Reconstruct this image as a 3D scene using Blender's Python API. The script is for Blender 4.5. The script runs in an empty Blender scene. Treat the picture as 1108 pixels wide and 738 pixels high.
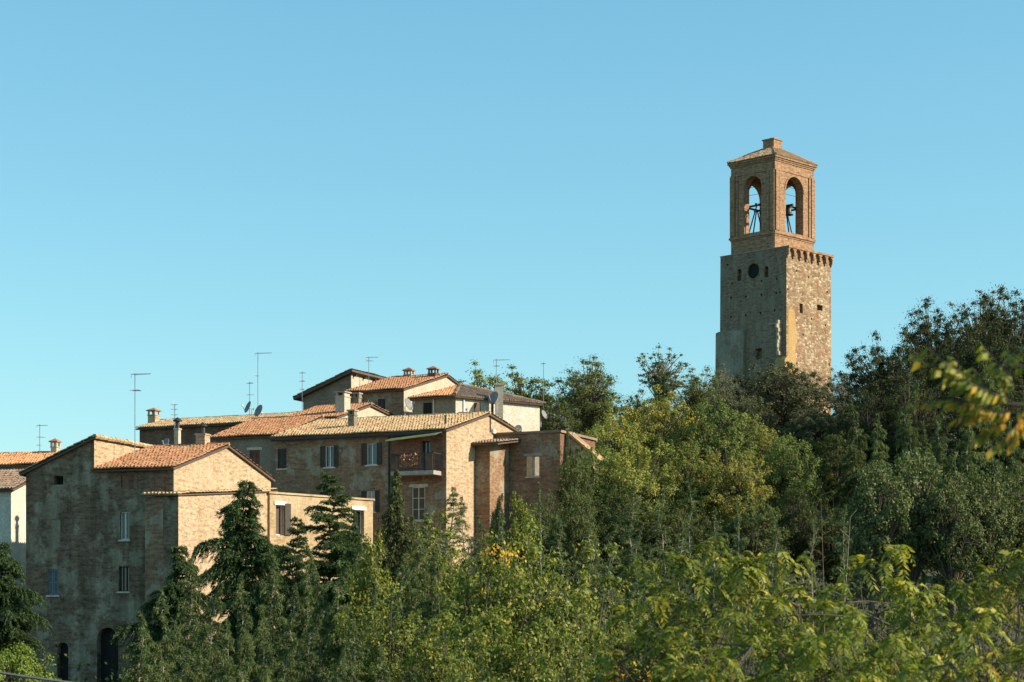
import bpy, bmesh, math, random
import numpy as np
from mathutils import Vector, Matrix, noise as mnoise

R = math.radians
scene = bpy.context.scene
COL = scene.collection

# ------------------------------------------------------------------ camera, sky, sun, exposure
F, CX, HY = 2222.0, 554.0, 690.0          # focal length, centre column and horizon row, in photo pixels
cam_d = bpy.data.cameras.new("camera")
cam = bpy.data.objects.new("camera", cam_d)
COL.objects.link(cam)
cam.location = (0, 0, 0)
cam.rotation_euler = (R(90), 0, 0)
cam_d.sensor_width = 36.0
cam_d.lens = 36.0 * F / 1108.0
cam_d.shift_y = (HY - 369.0) / 1108.0
cam_d.clip_start = 0.5
cam_d.clip_end = 9000
cam_d.dof.use_dof = True
cam_d.dof.focus_distance = 125
cam_d.dof.aperture_fstop = 3.8
scene.camera = cam

SUN_EL, SUN_B = 29.0, 12.0               # elevation; degrees in front of the picture plane
sx, sy, sz = math.cos(R(SUN_EL)) * math.cos(R(SUN_B)), -math.cos(R(SUN_EL)) * math.sin(R(SUN_B)), math.sin(R(SUN_EL))
w = bpy.data.worlds.new("World"); scene.world = w; w.use_nodes = True
nt = w.node_tree; nt.nodes.clear()
sky = nt.nodes.new("ShaderNodeTexSky"); sky.sky_type = 'NISHITA'; sky.sun_disc = False
sky.sun_elevation = R(SUN_EL); sky.sun_rotation = R(90 + SUN_B)
sky.air_density = 1.0; sky.dust_density = 0.5; sky.ozone_density = 1.0
sep = nt.nodes.new("ShaderNodeSeparateColor"); com = nt.nodes.new("ShaderNodeCombineColor")
nt.links.new(sky.outputs[0], sep.inputs[0])
for ch, (gain, gam) in enumerate(((0.73, 0.93), (1.47, 0.73), (1.77, 0.63))):   # the photograph's even, cyan-leaning sky
    pw_ = nt.nodes.new("ShaderNodeMath"); pw_.operation = 'POWER'; pw_.inputs[1].default_value = gam
    ml = nt.nodes.new("ShaderNodeMath"); ml.operation = 'MULTIPLY'; ml.inputs[1].default_value = gain
    nt.links.new(sep.outputs[ch], pw_.inputs[0]); nt.links.new(pw_.outputs[0], ml.inputs[0]); nt.links.new(ml.outputs[0], com.inputs[ch])
bgn = nt.nodes.new("ShaderNodeBackground"); bgn.inputs[1].default_value = 0.117
out = nt.nodes.new("ShaderNodeOutputWorld")
nt.links.new(com.outputs[0], bgn.inputs[0]); nt.links.new(bgn.outputs[0], out.inputs[0])

sun_d = bpy.data.lights.new("sun", 'SUN'); sun_d.energy = 5.0; sun_d.angle = R(0.5); sun_d.color = (1.0, 0.87, 0.68)
sun = bpy.data.objects.new("sun", sun_d); COL.objects.link(sun)
sun.rotation_euler = Vector((-sx, -sy, -sz)).to_track_quat('-Z', 'Y').to_euler()
sun.location = (60, -10, 40)

scene.view_settings.view_transform = 'Standard'
scene.view_settings.look = 'None'
scene.view_settings.exposure = 0.62
scene.view_settings.gamma = 1.0
scene.render.engine = 'CYCLES'
scene.cycles.max_bounces = 6
scene.cycles.diffuse_bounces = 3
scene.cycles.transparent_max_bounces = 4
scene.cycles.use_denoising = True

# ------------------------------------------------------------------ helpers
def at(px, py, Y):
    return Vector(((px - CX) / F * Y, Y, (HY - py) / F * Y))

def sm(a, b, x):
    t = min(1, max(0, (x - a) / (b - a))); return t * t * (3 - 2 * t)

RIGHT = ([-50, 0, 14, 30, 60, 80, 100, 120, 150, 180, 205, 260, 420, 900, 6000], [-1.7, -1.7, -3.4, -4.6, -4.6, -2.6, 1.0, 5.5, 13.0, 19.5, 21, 17, 0, -12, -40])
LEFT = ([-50, 0, 14, 30, 60, 85, 100, 112, 120, 130, 150, 180, 230, 420, 900, 6000], [-1.7, -1.7, -3.4, -4.6, -4.6, -3.6, -2.4, -0.5, 2.5, 5.0, 8.0, 9, 8, -4, -14, -40])
def ground(x, y):
    k = sm(-14, 8, x - (y - 110) * 0.05)
    z = np.interp(y, *LEFT) * (1 - k) + np.interp(y, *RIGHT) * k
    return z + 0.35 * mnoise.noise(Vector((x * .12, y * .12, 3))) * sm(8, 25, y)

def tag(o, label=None, cat=None, group=None, kind=None):
    if label: o['label'] = label
    if cat: o['category'] = cat
    if group: o['group'] = group
    if kind: o['kind'] = kind
    return o

def empty(name, loc, rz=0.0, label=None, cat=None, group=None):
    o = bpy.data.objects.new(name, None); COL.objects.link(o)
    o.location = loc; o.rotation_euler = (0, 0, rz); o.empty_display_size = .3
    return tag(o, label, cat, group)

def box_uv(me):
    n = len(me.loops)
    if not n: return
    uvl = me.uv_layers.new(name="UVMap") if not me.uv_layers else me.uv_layers[0]
    co = np.zeros(len(me.vertices) * 3); me.vertices.foreach_get('co', co); co = co.reshape(-1, 3)
    vi = np.zeros(n, dtype=np.int64); me.loops.foreach_get('vertex_index', vi)
    pn = np.zeros(len(me.polygons) * 3); me.polygons.foreach_get('normal', pn); pn = pn.reshape(-1, 3)
    lt = np.zeros(len(me.polygons), dtype=np.int64); me.polygons.foreach_get('loop_total', lt)
    ln = np.repeat(np.abs(pn), lt, axis=0); p = co[vi]
    uv = np.where((ln[:, 2] > .8)[:, None], p[:, :2], np.where((ln[:, 0] > ln[:, 1])[:, None], p[:, [1, 2]] + np.array([37.3, 0]), p[:, [0, 2]]))
    uvl.data.foreach_set('uv', uv.astype(np.float32).ravel())

class MB:
    def __init__(s): s.v, s.f, s.m, s.uv = [], [], [], None
    def add(s, vs, fs, m=0):
        b = len(s.v); s.v += [tuple(p) for p in vs]
        for f in fs: s.f.append([i + b for i in f]); s.m.append(m)
    def box(s, x0, x1, y0, y1, z0, z1, m=0):
        x0, x1 = min(x0, x1), max(x0, x1); y0, y1 = min(y0, y1), max(y0, y1); z0, z1 = min(z0, z1), max(z0, z1)
        s.add([(x0, y0, z0), (x1, y0, z0), (x1, y1, z0), (x0, y1, z0), (x0, y0, z1), (x1, y0, z1), (x1, y1, z1), (x0, y1, z1)],
              [(0, 3, 2, 1), (4, 5, 6, 7), (0, 1, 5, 4), (1, 2, 6, 5), (2, 3, 7, 6), (3, 0, 4, 7)], m)
    def prism(s, poly, axis, a0, a1, m=0):
        """poly: 2D points; axis 'u' -> poly in (y,z), 'v' -> poly in (x,z), 'z' -> poly in (x,y)"""
        def P(p, a): return (a, p[0], p[1]) if axis == 'u' else ((p[0], a, p[1]) if axis == 'v' else (p[0], p[1], a))
        n = len(poly); vs = [P(p, a0) for p in poly] + [P(p, a1) for p in poly]
        s.add(vs, [tuple(range(n))[::-1], tuple(range(n, 2 * n))] + [(i, (i + 1) % n, n + (i + 1) % n, n + i) for i in range(n)], m)
    def tube(s, pts, rad, sides=5, m=0, cap=True):
        pts = [Vector(p) for p in pts]
        if not hasattr(rad, '__len__'): rad = [rad] * len(pts)
        b = len(s.v)
        for i, p in enumerate(pts):
            d = (pts[min(i + 1, len(pts) - 1)] - pts[max(i - 1, 0)])
            d = d.normalized() if d.length > 1e-9 else Vector((0, 0, 1))
            a = Vector((0, 0, 1)) if abs(d.z) < .9 else Vector((1, 0, 0))
            e1 = d.cross(a).normalized(); e2 = d.cross(e1)
            for k in range(sides):
                t = 2 * math.pi * k / sides
                s.v.append(tuple(p + (e1 * math.cos(t) + e2 * math.sin(t)) * rad[i]))
        for i in range(len(pts) - 1):
            for k in range(sides):
                k2 = (k + 1) % sides
                s.f.append([b + i * sides + k, b + i * sides + k2, b + (i + 1) * sides + k2, b + (i + 1) * sides + k]); s.m.append(m)
        if cap:
            s.f.append([b + k for k in range(sides)][::-1]); s.m.append(m)
            e = b + (len(pts) - 1) * sides
            s.f.append([e + k for k in range(sides)]); s.m.append(m)
    def lathe(s, prof, c=(0, 0, 0), sides=20, m=0):
        b = len(s.v)
        for r, z in prof:
            for k in range(sides):
                t = 2 * math.pi * k / sides; s.v.append((c[0] + r * math.cos(t), c[1] + r * math.sin(t), c[2] + z))
        for i in range(len(prof) - 1):
            for k in range(sides):
                k2 = (k + 1) % sides
                s.f.append([b + i * sides + k, b + i * sides + k2, b + (i + 1) * sides + k2, b + (i + 1) * sides + k]); s.m.append(m)
    def mesh(s, name, mats, fix=True):
        me = bpy.data.meshes.new(name); me.from_pydata(s.v, [], s.f)
        for mt in (mats if isinstance(mats, (list, tuple)) else [mats]): me.materials.append(mt)
        me.polygons.foreach_set('material_index', s.m)
        if fix:
            bm = bmesh.new(); bm.from_mesh(me); bmesh.ops.recalc_face_normals(bm, faces=bm.faces); bm.to_mesh(me); bm.free()
        me.update()
        box_uv(me); return me
    def build(s, name, mats, parent=None, fix=True, smooth=False):
        me = s.mesh(name, mats, fix)
        if smooth: me.polygons.foreach_set('use_smooth', [True] * len(me.polygons))
        return link(name, me, parent)

def link(name, me, parent=None):
    o = bpy.data.objects.new(name, me); COL.objects.link(o)
    if parent: o.parent = parent
    return o

def carve(me, cutter, name):
    """subtract the cutter solids from the wall solid, leaving real recesses"""
    a = bpy.data.objects.new("wall_solid", me); COL.objects.link(a)
    cm = cutter.mesh("cutter", []); c = bpy.data.objects.new("cutter", cm); COL.objects.link(c)
    md = a.modifiers.new("cut", 'BOOLEAN'); md.operation = 'DIFFERENCE'; md.solver = 'EXACT'; md.object = c; md.use_self = True
    dg = bpy.context.evaluated_depsgraph_get(); dg.update()
    res = bpy.data.meshes.new_from_object(a.evaluated_get(dg))
    res.name = name
    bpy.data.objects.remove(a); bpy.data.objects.remove(c); bpy.data.meshes.remove(cm)
    while res.uv_layers: res.uv_layers.remove(res.uv_layers[0])
    box_uv(res); return res

class Frame:
    """a building's own axes: u along its front, v into its depth, z up; o is the empty at its base"""
    def __init__(s, px, Y, a, base):
        s.a = R(a); s.c, s.s = math.cos(s.a), math.sin(s.a)
        s.x0 = (px - CX) / F * Y; s.y0 = Y; s.b = base
    def root(s, name, label, cat='house', group=None):
        s.o = empty(name, (s.x0, s.y0, s.b), -s.a, label, cat, group); return s.o
    def U(s, px, v=0.0):
        t = (px - CX) / F; return (t * (s.y0 + v * s.c) - s.x0 - v * s.s) / (s.c + t * s.s)
    def V(s, px, u=0.0):
        t = (px - CX) / F; return (t * (s.y0 - u * s.s) - s.x0 - u * s.c) / (s.s - t * s.c)
    def W(s, u, v, z=0.0): return Vector((s.x0 + u * s.c + v * s.s, s.y0 - u * s.s + v * s.c, s.b + z))
    def Z(s, py, u=0.0, v=0.0): return (HY - py) / F * (s.y0 - u * s.s + v * s.c) - s.b

# ------------------------------------------------------------------ materials
def new_mat(name):
    m = bpy.data.materials.new(name); m.use_nodes = True
    n = m.node_tree; n.nodes.clear()
    o = n.nodes.new("ShaderNodeOutputMaterial"); p = n.nodes.new("ShaderNodeBsdfPrincipled")
    n.links.new(p.outputs[0], o.inputs[0]); return m, n, p

def N(n, typ, **kw):
    x = n.nodes.new(typ)
    for k, v in kw.items():
        if k == 'inp':
            for i, val in v.items(): x.inputs[i].default_value = val
        else: setattr(x, k, v)
    return x

def c4(c): return (c[0], c[1], c[2], 1)

def mixc(n, fac, a, b, bt='MIX'):
    x = N(n, "ShaderNodeMixRGB", blend_type=bt)
    for i, v in ((0, fac), (1, a), (2, b)):
        if hasattr(v, 'links'): n.links.new(v, x.inputs[i])
        else: x.inputs[i].default_value = c4(v) if i and len(v) == 3 else v
    return x.outputs[0]

def ramp(n, fac, stops):
    x = N(n, "ShaderNodeValToRGB"); e = x.color_ramp.elements
    while len(e) < len(stops): e.new(.5)
    for i, (p, c) in enumerate(stops):
        e[i].position = p; e[i].color = c4(c) if hasattr(c, '__len__') else (c, c, c, 1)
    n.links.new(fac, x.inputs[0]); return x.outputs[0]

def nz(n, vec, scale, detail=5, rough=.6, sc=None, off=(0, 0, 0)):
    if sc or off != (0, 0, 0):
        mp = N(n, "ShaderNodeMapping", inp={3: sc or (1, 1, 1), 1: off}); n.links.new(vec, mp.inputs[0]); vec = mp.outputs[0]
    x = N(n, "ShaderNodeTexNoise", inp={2: scale, 3: detail, 4: rough}); n.links.new(vec, x.inputs[0]); return x.outputs[0]

def masonry(name, cols, mortar, bw=.26, bh=.075, plaster=None, pl_lo=.5, pl_hi=.58, pl_scale=.5, dirt=(.5, .5, .5), dirt_amt=.6,
            patch=None, patch_sc=.55, patch_lo=.56, patch_hi=.62, rough=.92, bump=.35, seed=0, stone=False, mottle=.38):
    m, n, p = new_mat(name)
    uv = N(n, "ShaderNodeTexCoord").outputs['UV']
    off = (seed * 3.7, seed * 1.9, 0)
    if stone:
        mp = N(n, "ShaderNodeMapping", inp={3: (1 / bw, 1 / bh, 1), 1: off}); n.links.new(uv, mp.inputs[0])
        ds = nz(n, uv, 3, 3); wob = mixc(n, .06, mp.outputs[0], ds, 'ADD')
        v1 = N(n, "ShaderNodeTexVoronoi", inp={2: 1.0}); n.links.new(wob, v1.inputs[0])
        v2 = N(n, "ShaderNodeTexVoronoi", feature='DISTANCE_TO_EDGE', inp={2: 1.0}); n.links.new(wob, v2.inputs[0])
        sep = N(n, "ShaderNodeSeparateColor"); n.links.new(v1.outputs['Color'], sep.inputs[0])
        col = ramp(n, sep.outputs[0], [(i / max(1, len(cols) - 1), c) for i, c in enumerate(cols)])
        edge = ramp(n, v2.outputs[0], [(0.02, .8), (.12, 0.0)])
        col = mixc(n, edge, col, mortar)
        hgt = ramp(n, v2.outputs[0], [(0.0, 0.0), (.2, 1.0)])
    else:
        mp = N(n, "ShaderNodeMapping", inp={1: off}); n.links.new(uv, mp.inputs[0])
        bt = N(n, "ShaderNodeTexBrick", inp={1: c4(cols[0]), 2: c4(cols[1]), 3: c4(mortar), 4: 1.0, 5: bh * .16, 6: .3, 7: 0.0, 8: bw, 9: bh})
        n.links.new(mp.outputs[0], bt.inputs[0])
        col = bt.outputs[0]; hgt = ramp(n, bt.outputs[1], [(0, 1.0), (1, 0.0)])
        big = nz(n, uv, 1.0, 6, .7, sc=(1.3, 5.0, 1), off=off)
        col = mixc(n, ramp(n, big, [(.35, 0.0), (.7, .8)]), col, cols[2 % len(cols)])
        mot = nz(n, uv, 1.9, 5, .75, sc=(1.0, 3.4, 1), off=(seed * 4.3, seed * 2.9, 0))
        col = mixc(n, 1.0, col, ramp(n, mot, [(.36, 1 - mottle), (.5, 1.0), (.64, 1 + mottle * .75)]), 'MULTIPLY')
    if patch:
        pf = ramp(n, nz(n, uv, patch_sc, 8, .65, off=(seed * 5.1 + 9, 4.4, 0)), [(patch_lo, 0.0), (patch_hi, 1.0)])
        col = mixc(n, pf, col, patch)
    if plaster:
        pf = ramp(n, nz(n, uv, pl_scale, 8, .68, off=(seed * 7.3, 2.2 + seed, 0)), [(pl_lo, 0.0), (pl_hi, 1.0)])
        pc = mixc(n, nz(n, uv, 2.3, 6, .7), [c * .72 for c in plaster], [min(1, c * 1.2) for c in plaster])
        col = mixc(n, pf, col, pc); hgt = mixc(n, pf, hgt, (1, 1, 1))
    st = ramp(n, nz(n, uv, 1.0, 6, .65, sc=(1.6, .28, 1), off=(seed + 1.3, 7, 0)), [(.38, 1.0), (.68, 0.0)])
    col = mixc(n, mixc(n, dirt_amt, (0, 0, 0), st), col, mixc(n, 1.0, col, dirt, 'MULTIPLY'))
    fine = ramp(n, nz(n, uv, 7, 4, .7), [(.3, .72), (.7, 1.22)])
    col = mixc(n, 1.0, col, fine, 'MULTIPLY')
    n.links.new(col, p.inputs['Base Color']); p.inputs['Roughness'].default_value = rough
    p.inputs['Specular IOR Level'].default_value = .2
    hh = mixc(n, .5, hgt, nz(n, uv, 12, 4, .6), 'MULTIPLY')
    b = N(n, "ShaderNodeBump", inp={0: bump, 1: .03}); n.links.new(hh, b.inputs['Height']); n.links.new(b.outputs[0], p.inputs['Normal'])
    return m

def plain(name, col, rough=.7, metal=0, var=.25, scale=4, spec=.4):
    m, n, p = new_mat(name)
    oc = N(n, "ShaderNodeTexCoord").outputs['Object']
    f = ramp(n, nz(n, oc, scale, 5, .65), [(.3, 1 - var), (.7, 1 + var)])
    n.links.new(mixc(n, 1.0, col, f, 'MULTIPLY'), p.inputs['Base Color'])
    p.inputs['Roughness'].default_value = rough; p.inputs['Metallic'].default_value = metal; p.inputs['Specular IOR Level'].default_value = spec
    return m

def tile_mat(name, cols, lichen, li_lo=.52, li_hi=.62, seed=0, dark=.6):
    m, n, p = new_mat(name)
    uv = N(n, "ShaderNodeTexCoord").outputs['UV']
    fl = N(n, "ShaderNodeVectorMath", operation='FLOOR'); n.links.new(uv, fl.inputs[0])
    mean = [sum(c[i] for c in cols) / len(cols) for i in range(3)]; cols = [[.5 * c[i] + .5 * mean[i] for i in range(3)] for c in cols]
    wn = N(n, "ShaderNodeTexWhiteNoise", noise_dimensions='2D'); n.links.new(fl.outputs[0], wn.inputs[0])
    col = ramp(n, wn.outputs[0], [(i / (len(cols) - 1), c) for i, c in enumerate(cols)])
    li = ramp(n, nz(n, uv, .16, 8, .7, sc=(1, 1.6, 1), off=(seed * 9.1, seed * 4.2, 0)), [(li_lo, 0.0), (li_hi, .85)])
    col = mixc(n, li, col, lichen)
    st = ramp(n, nz(n, uv, .5, 7, .7, off=(seed * 2.1, 11, 0)), [(.35, dark), (.6, 1.05)])
    col = mixc(n, 1.0, col, st, 'MULTIPLY')
    n.links.new(col, p.inputs['Base Color']); p.inputs['Roughness'].default_value = .9; p.inputs['Specular IOR Level'].default_value = .2
    b = N(n, "ShaderNodeBump", inp={0: .3, 1: .02}); n.links.new(nz(n, uv, 2.0, 5, .7), b.inputs['Height']); n.links.new(b.outputs[0], p.inputs['Normal'])
    return m

def leaf_mat(name, stops, alt=None, alt_lo=.55, alt_hi=.7, alt_scale=.5, trans=.4, gloss=.015, tvar=.18):
    gain = {'olive_green_leaves': 1.3, 'fresh_green_leaves': 1.3, 'golden_olive_leaves': 1.25, 'mid_green_leaves': 1.15, 'airy_green_leaves': 1.3, 'holm_oak_leaves': 1.2}.get(name, 1.0)
    stops = [(p_, [min(.8, v_ * gain) for v_ in c_]) for p_, c_ in stops]
    m = bpy.data.materials.new(name); m.use_nodes = True; n = m.node_tree; n.nodes.clear()
    o = N(n, "ShaderNodeOutputMaterial")
    g = N(n, "ShaderNodeNewGeometry"); oi = N(n, "ShaderNodeObjectInfo")
    oc = N(n, "ShaderNodeTexCoord").outputs['Object']
    col = ramp(n, g.outputs['Random Per Island'], stops)
    if alt:
        ad = N(n, "ShaderNodeVectorMath", operation='ADD'); n.links.new(oc, ad.inputs[0]); n.links.new(oi.outputs['Random'], ad.inputs[1])
        sc = N(n, "ShaderNodeVectorMath", operation='MULTIPLY_ADD'); n.links.new(oi.outputs['Random'], sc.inputs[0]); sc.inputs[1].default_value = (40, 40, 40); n.links.new(oc, sc.inputs[2])
        af = ramp(n, nz(n, sc.outputs[0], alt_scale, 4, .7), [(alt_lo, 0.0), (alt_hi, .9)])
        col = mixc(n, af, col, mixc(n, g.outputs['Random Per Island'], alt, [c * .6 for c in alt]))
    ov = N(n, "ShaderNodeMapRange", inp={3: 1 - tvar, 4: 1 + tvar}); n.links.new(oi.outputs['Random'], ov.inputs[0])
    hs = N(n, "ShaderNodeHueSaturation"); n.links.new(col, hs.inputs['Color']); n.links.new(ov.outputs[0], hs.inputs['Value'])
    d = N(n, "ShaderNodeBsdfDiffuse"); t = N(n, "ShaderNodeBsdfTranslucent"); gl = N(n, "ShaderNodeBsdfGlossy", inp={1: .6})
    tc = mixc(n, 1.0, hs.outputs[0], (1.15, 1.2, .6), 'MULTIPLY')
    n.links.new(hs.outputs[0], d.inputs[0]); n.links.new(tc, t.inputs[0])
    m1 = N(n, "ShaderNodeMixShader", inp={0: trans}); n.links.new(d.outputs[0], m1.inputs[1]); n.links.new(t.outputs[0], m1.inputs[2])
    m2 = N(n, "ShaderNodeMixShader", inp={0: gloss}); n.links.new(m1.outputs[0], m2.inputs[1]); n.links.new(gl.outputs[0], m2.inputs[2])
    n.links.new(m2.outputs[0], o.inputs[0]); return m

M = {}
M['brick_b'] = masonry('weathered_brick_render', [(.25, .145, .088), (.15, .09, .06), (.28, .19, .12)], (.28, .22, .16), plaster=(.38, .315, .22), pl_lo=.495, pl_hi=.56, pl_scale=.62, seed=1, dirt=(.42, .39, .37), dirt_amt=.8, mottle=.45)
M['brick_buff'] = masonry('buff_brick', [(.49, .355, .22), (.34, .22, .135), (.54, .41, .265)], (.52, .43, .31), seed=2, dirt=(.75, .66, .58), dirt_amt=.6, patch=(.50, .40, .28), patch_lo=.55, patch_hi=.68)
M['brick_d'] = masonry('brown_brick', [(.31, .165, .092), (.185, .10, .062), (.36, .225, .13)], (.33, .25, .175), seed=3, plaster=(.37, .31, .22), pl_lo=.53, pl_hi=.58, pl_scale=.7, dirt=(.6, .56, .52))
M['brick_red'] = masonry('red_brick', [(.27, .125, .075), (.20, .10, .065), (.24, .13, .085)], (.22, .16, .12), seed=4, dirt=(.55, .5, .5))
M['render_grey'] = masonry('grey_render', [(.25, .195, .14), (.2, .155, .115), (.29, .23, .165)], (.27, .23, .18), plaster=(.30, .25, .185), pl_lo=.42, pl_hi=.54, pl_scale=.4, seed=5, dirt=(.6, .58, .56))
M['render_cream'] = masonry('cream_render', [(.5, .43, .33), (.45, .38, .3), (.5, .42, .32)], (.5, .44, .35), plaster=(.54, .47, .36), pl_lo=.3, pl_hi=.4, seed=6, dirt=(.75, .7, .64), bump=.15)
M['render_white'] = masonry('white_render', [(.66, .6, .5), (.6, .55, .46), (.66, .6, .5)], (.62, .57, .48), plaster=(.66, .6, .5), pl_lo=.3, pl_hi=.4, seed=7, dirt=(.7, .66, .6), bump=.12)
M['render_ochre'] = masonry('ochre_render', [(.46, .33, .18), (.36, .25, .14), (.50, .37, .22)], (.46, .37, .25), plaster=(.52, .41, .26), pl_lo=.46, pl_hi=.58, seed=8, dirt=(.75, .64, .52), bump=.2)
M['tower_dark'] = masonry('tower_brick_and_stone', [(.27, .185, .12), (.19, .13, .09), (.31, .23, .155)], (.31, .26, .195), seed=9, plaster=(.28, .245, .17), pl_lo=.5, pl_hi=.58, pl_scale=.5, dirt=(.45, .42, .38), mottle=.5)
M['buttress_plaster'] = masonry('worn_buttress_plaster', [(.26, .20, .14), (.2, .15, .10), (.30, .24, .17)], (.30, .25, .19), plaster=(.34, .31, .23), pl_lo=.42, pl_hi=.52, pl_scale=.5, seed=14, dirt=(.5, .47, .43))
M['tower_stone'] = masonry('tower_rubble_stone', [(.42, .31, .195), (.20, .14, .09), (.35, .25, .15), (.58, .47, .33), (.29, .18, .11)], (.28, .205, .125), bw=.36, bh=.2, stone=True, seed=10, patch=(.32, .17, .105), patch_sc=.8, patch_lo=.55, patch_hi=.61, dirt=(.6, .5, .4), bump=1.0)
M['tower_brick'] = masonry('belfry_brick', [(.38, .205, .11), (.22, .12, .07), (.45, .28, .165)], (.38, .28, .19), mottle=.5, seed=11, dirt=(.68, .6, .52), dirt_amt=.7)
M['ochre_plaster'] = masonry('ochre_plaster_strip', [(.44, .29, .13)] * 3, (.42, .3, .16), plaster=(.48, .32, .14), pl_lo=.3, pl_hi=.5, seed=12, dirt=(.7, .6, .5), bump=.1)
M['pale_stone'] = plain('pale_stone', (.55, .48, .37), .9, var=.25)
M['stub_stone'] = plain('rough_pale_stone', (.34, .28, .19), .9, var=.4, scale=3)
M['white_paint'] = plain('white_paint', (.72, .7, .64), .6, var=.12)
M['grey_stone'] = plain('grey_stone', (.33, .30, .26), .9)
M['dark_shutter'] = plain('dark_brown_shutter', (.045, .035, .028), .6)
M['blue_shutter'] = plain('blue_grey_shutter', (.12, .15, .17), .6)
M['red_shutter'] = plain('red_brown_shutter', (.16, .055, .035), .6)
M['tan_shutter'] = plain('tan_shutter', (.60, .38, .20), .6)
M['brown_wood'] = plain('brown_wood', (.10, .06, .038), .7)
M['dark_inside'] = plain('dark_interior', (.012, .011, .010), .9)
M['metal'] = plain('grey_metal', (.34, .35, .36), .45, .7)
M['dark_metal'] = plain('dark_metal', (.05, .047, .045), .55, .5)
M['dish_grey'] = plain('dish_grey', (.20, .205, .205), .7)
M['bronze'] = plain('old_bronze', (.055, .06, .045), .5, .6)
M['awning'] = plain('green_awning_cloth', (.13, .19, .13), .8)
M['awning_edge'] = plain('yellow_awning_hem', (.52, .42, .12), .8)
M['flower'] = plain('dry_orange_flowers', (.55, .22, .09), .8, var=.5, scale=20)
M['cable'] = plain('cable_sheath', (.12, .12, .115), .5)
M['glass'], _n, _p = new_mat('window_glass')
_p.inputs['Base Color'].default_value = (.035, .045, .05, 1); _p.inputs['Roughness'].default_value = .06; _p.inputs['Specular IOR Level'].default_value = .8
M['sky_glass'] = plain('sky_reflecting_glass', (.6, .63, .65), .05, .85, var=.05)
M['curtain'] = plain('net_curtain', (.42, .42, .40), .9)
M['tile_orange'] = tile_mat('orange_roof_tiles', [(.38, .165, .082), (.46, .225, .11), (.29, .13, .075), (.50, .275, .145), (.40, .18, .09)], (.40, .27, .145), .53, .66, 1)
M['tile_buff'] = tile_mat('buff_roof_tiles', [(.43, .255, .135), (.50, .33, .175), (.35, .195, .105), (.54, .38, .21), (.44, .275, .145)], (.50, .385, .215), .45, .6, 2)
M['tile_bright'] = tile_mat('bright_orange_roof_tiles', [(.52, .24, .1), (.60, .32, .15), (.48, .2, .09), (.62, .38, .2)], (.52, .36, .2), .6, .7, 3, .75)
M['tile_old'] = tile_mat('old_brown_roof_tiles', [(.24, .155, .11), (.33, .225, .16), (.18, .12, .09), (.38, .27, .19)], (.26, .23, .17), .5, .62, 4)
M['tile_tower'] = tile_mat('tower_roof_tiles', [(.38, .22, .12), (.46, .30, .17), (.30, .17, .1), (.5, .36, .22)], (.40, .32, .19), .5, .62, 5)
M['wood_eave'] = plain('eave_boards', (.10, .07, .05), .85)
M['bark'] = plain('grey_brown_bark', (.10, .08, .06), .95, var=.4, scale=6)
M['bark_pale'] = plain('pale_bark', (.26, .23, .18), .95, var=.3, scale=6)
M['bark_red'] = plain('reddish_bark', (.16, .09, .06), .95, var=.3, scale=6)

# foliage
M['l_cedar'] = leaf_mat('cedar_needles', [(0, (.060, .088, .030)), (.5, (.105, .14, .045)), (1, (.17, .195, .07))], trans=.25)
M['l_cedar_dark'] = leaf_mat('dark_cedar_needles', [(0, (.035, .062, .024)), (.6, (.06, .10, .034)), (1, (.11, .15, .05))], trans=.25)
M['l_spruce'] = leaf_mat('spruce_needles', [(0, (.055, .068, .024)), (.6, (.10, .115, .038)), (1, (.17, .17, .06))], trans=.25)
M['l_olive'] = leaf_mat('olive_green_leaves', [(0, (.11, .13, .03)), (.5, (.20, .215, .055)), (.9, (.30, .295, .09)), (1, (.42, .30, .07))], alt=(.36, .23, .045), alt_lo=.60, alt_hi=.75, alt_scale=.55)
M['l_olive_green'] = leaf_mat('fresh_green_leaves', [(0, (.075, .11, .03)), (.5, (.14, .18, .05)), (1, (.24, .265, .085))], alt=(.27, .22, .05), alt_lo=.62, alt_hi=.75, alt_scale=.5)
M['l_olive_gold'] = leaf_mat('golden_olive_leaves', [(0, (.12, .125, .028)), (.5, (.215, .215, .055)), (.85, (.30, .275, .085)), (1, (.46, .29, .06))], alt=(.46, .27, .045), alt_lo=.58, alt_hi=.70, alt_scale=.7)
M['l_yellow'] = leaf_mat('yellow_green_leaves', [(0, (.095, .13, .026)), (.5, (.19, .22, .045)), (.9, (.29, .295, .07)), (1, (.48, .31, .05))], alt=(.42, .25, .03), alt_lo=.64, alt_hi=.74, alt_scale=.8)
M['l_ilex'] = leaf_mat('holm_oak_leaves', [(0, (.06, .07, .034)), (.6, (.105, .11, .055)), (1, (.165, .16, .085))], trans=.25, gloss=.02)
M['l_oak'] = leaf_mat('dark_oak_leaves', [(0, (.030, .042, .015)), (.6, (.055, .068, .024)), (1, (.09, .092, .035))], alt=(.13, .095, .04), alt_lo=.62, alt_hi=.75, alt_scale=.4, trans=.3)
M['l_oak_brown'] = leaf_mat('browning_oak_leaves', [(0, (.10, .085, .035)), (.6, (.16, .13, .05)), (1, (.21, .16, .07))], trans=.3)
M['l_mid'] = leaf_mat('mid_green_leaves', [(0, (.05, .07, .022)), (.6, (.09, .112, .034)), (1, (.15, .16, .052))], alt=(.22, .18, .05), alt_lo=.62, alt_hi=.75)
M['l_tall'] = leaf_mat('airy_green_leaves', [(0, (.07, .09, .03)), (.6, (.12, .14, .05)), (1, (.20, .20, .08))], alt=(.25, .20, .07), alt_lo=.6, alt_hi=.75)
M['l_grey'] = leaf_mat('grey_green_leaves', [(0, (.075, .105, .034)), (.6, (.13, .16, .054)), (1, (.22, .235, .10))], trans=.3, gloss=.02)
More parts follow.
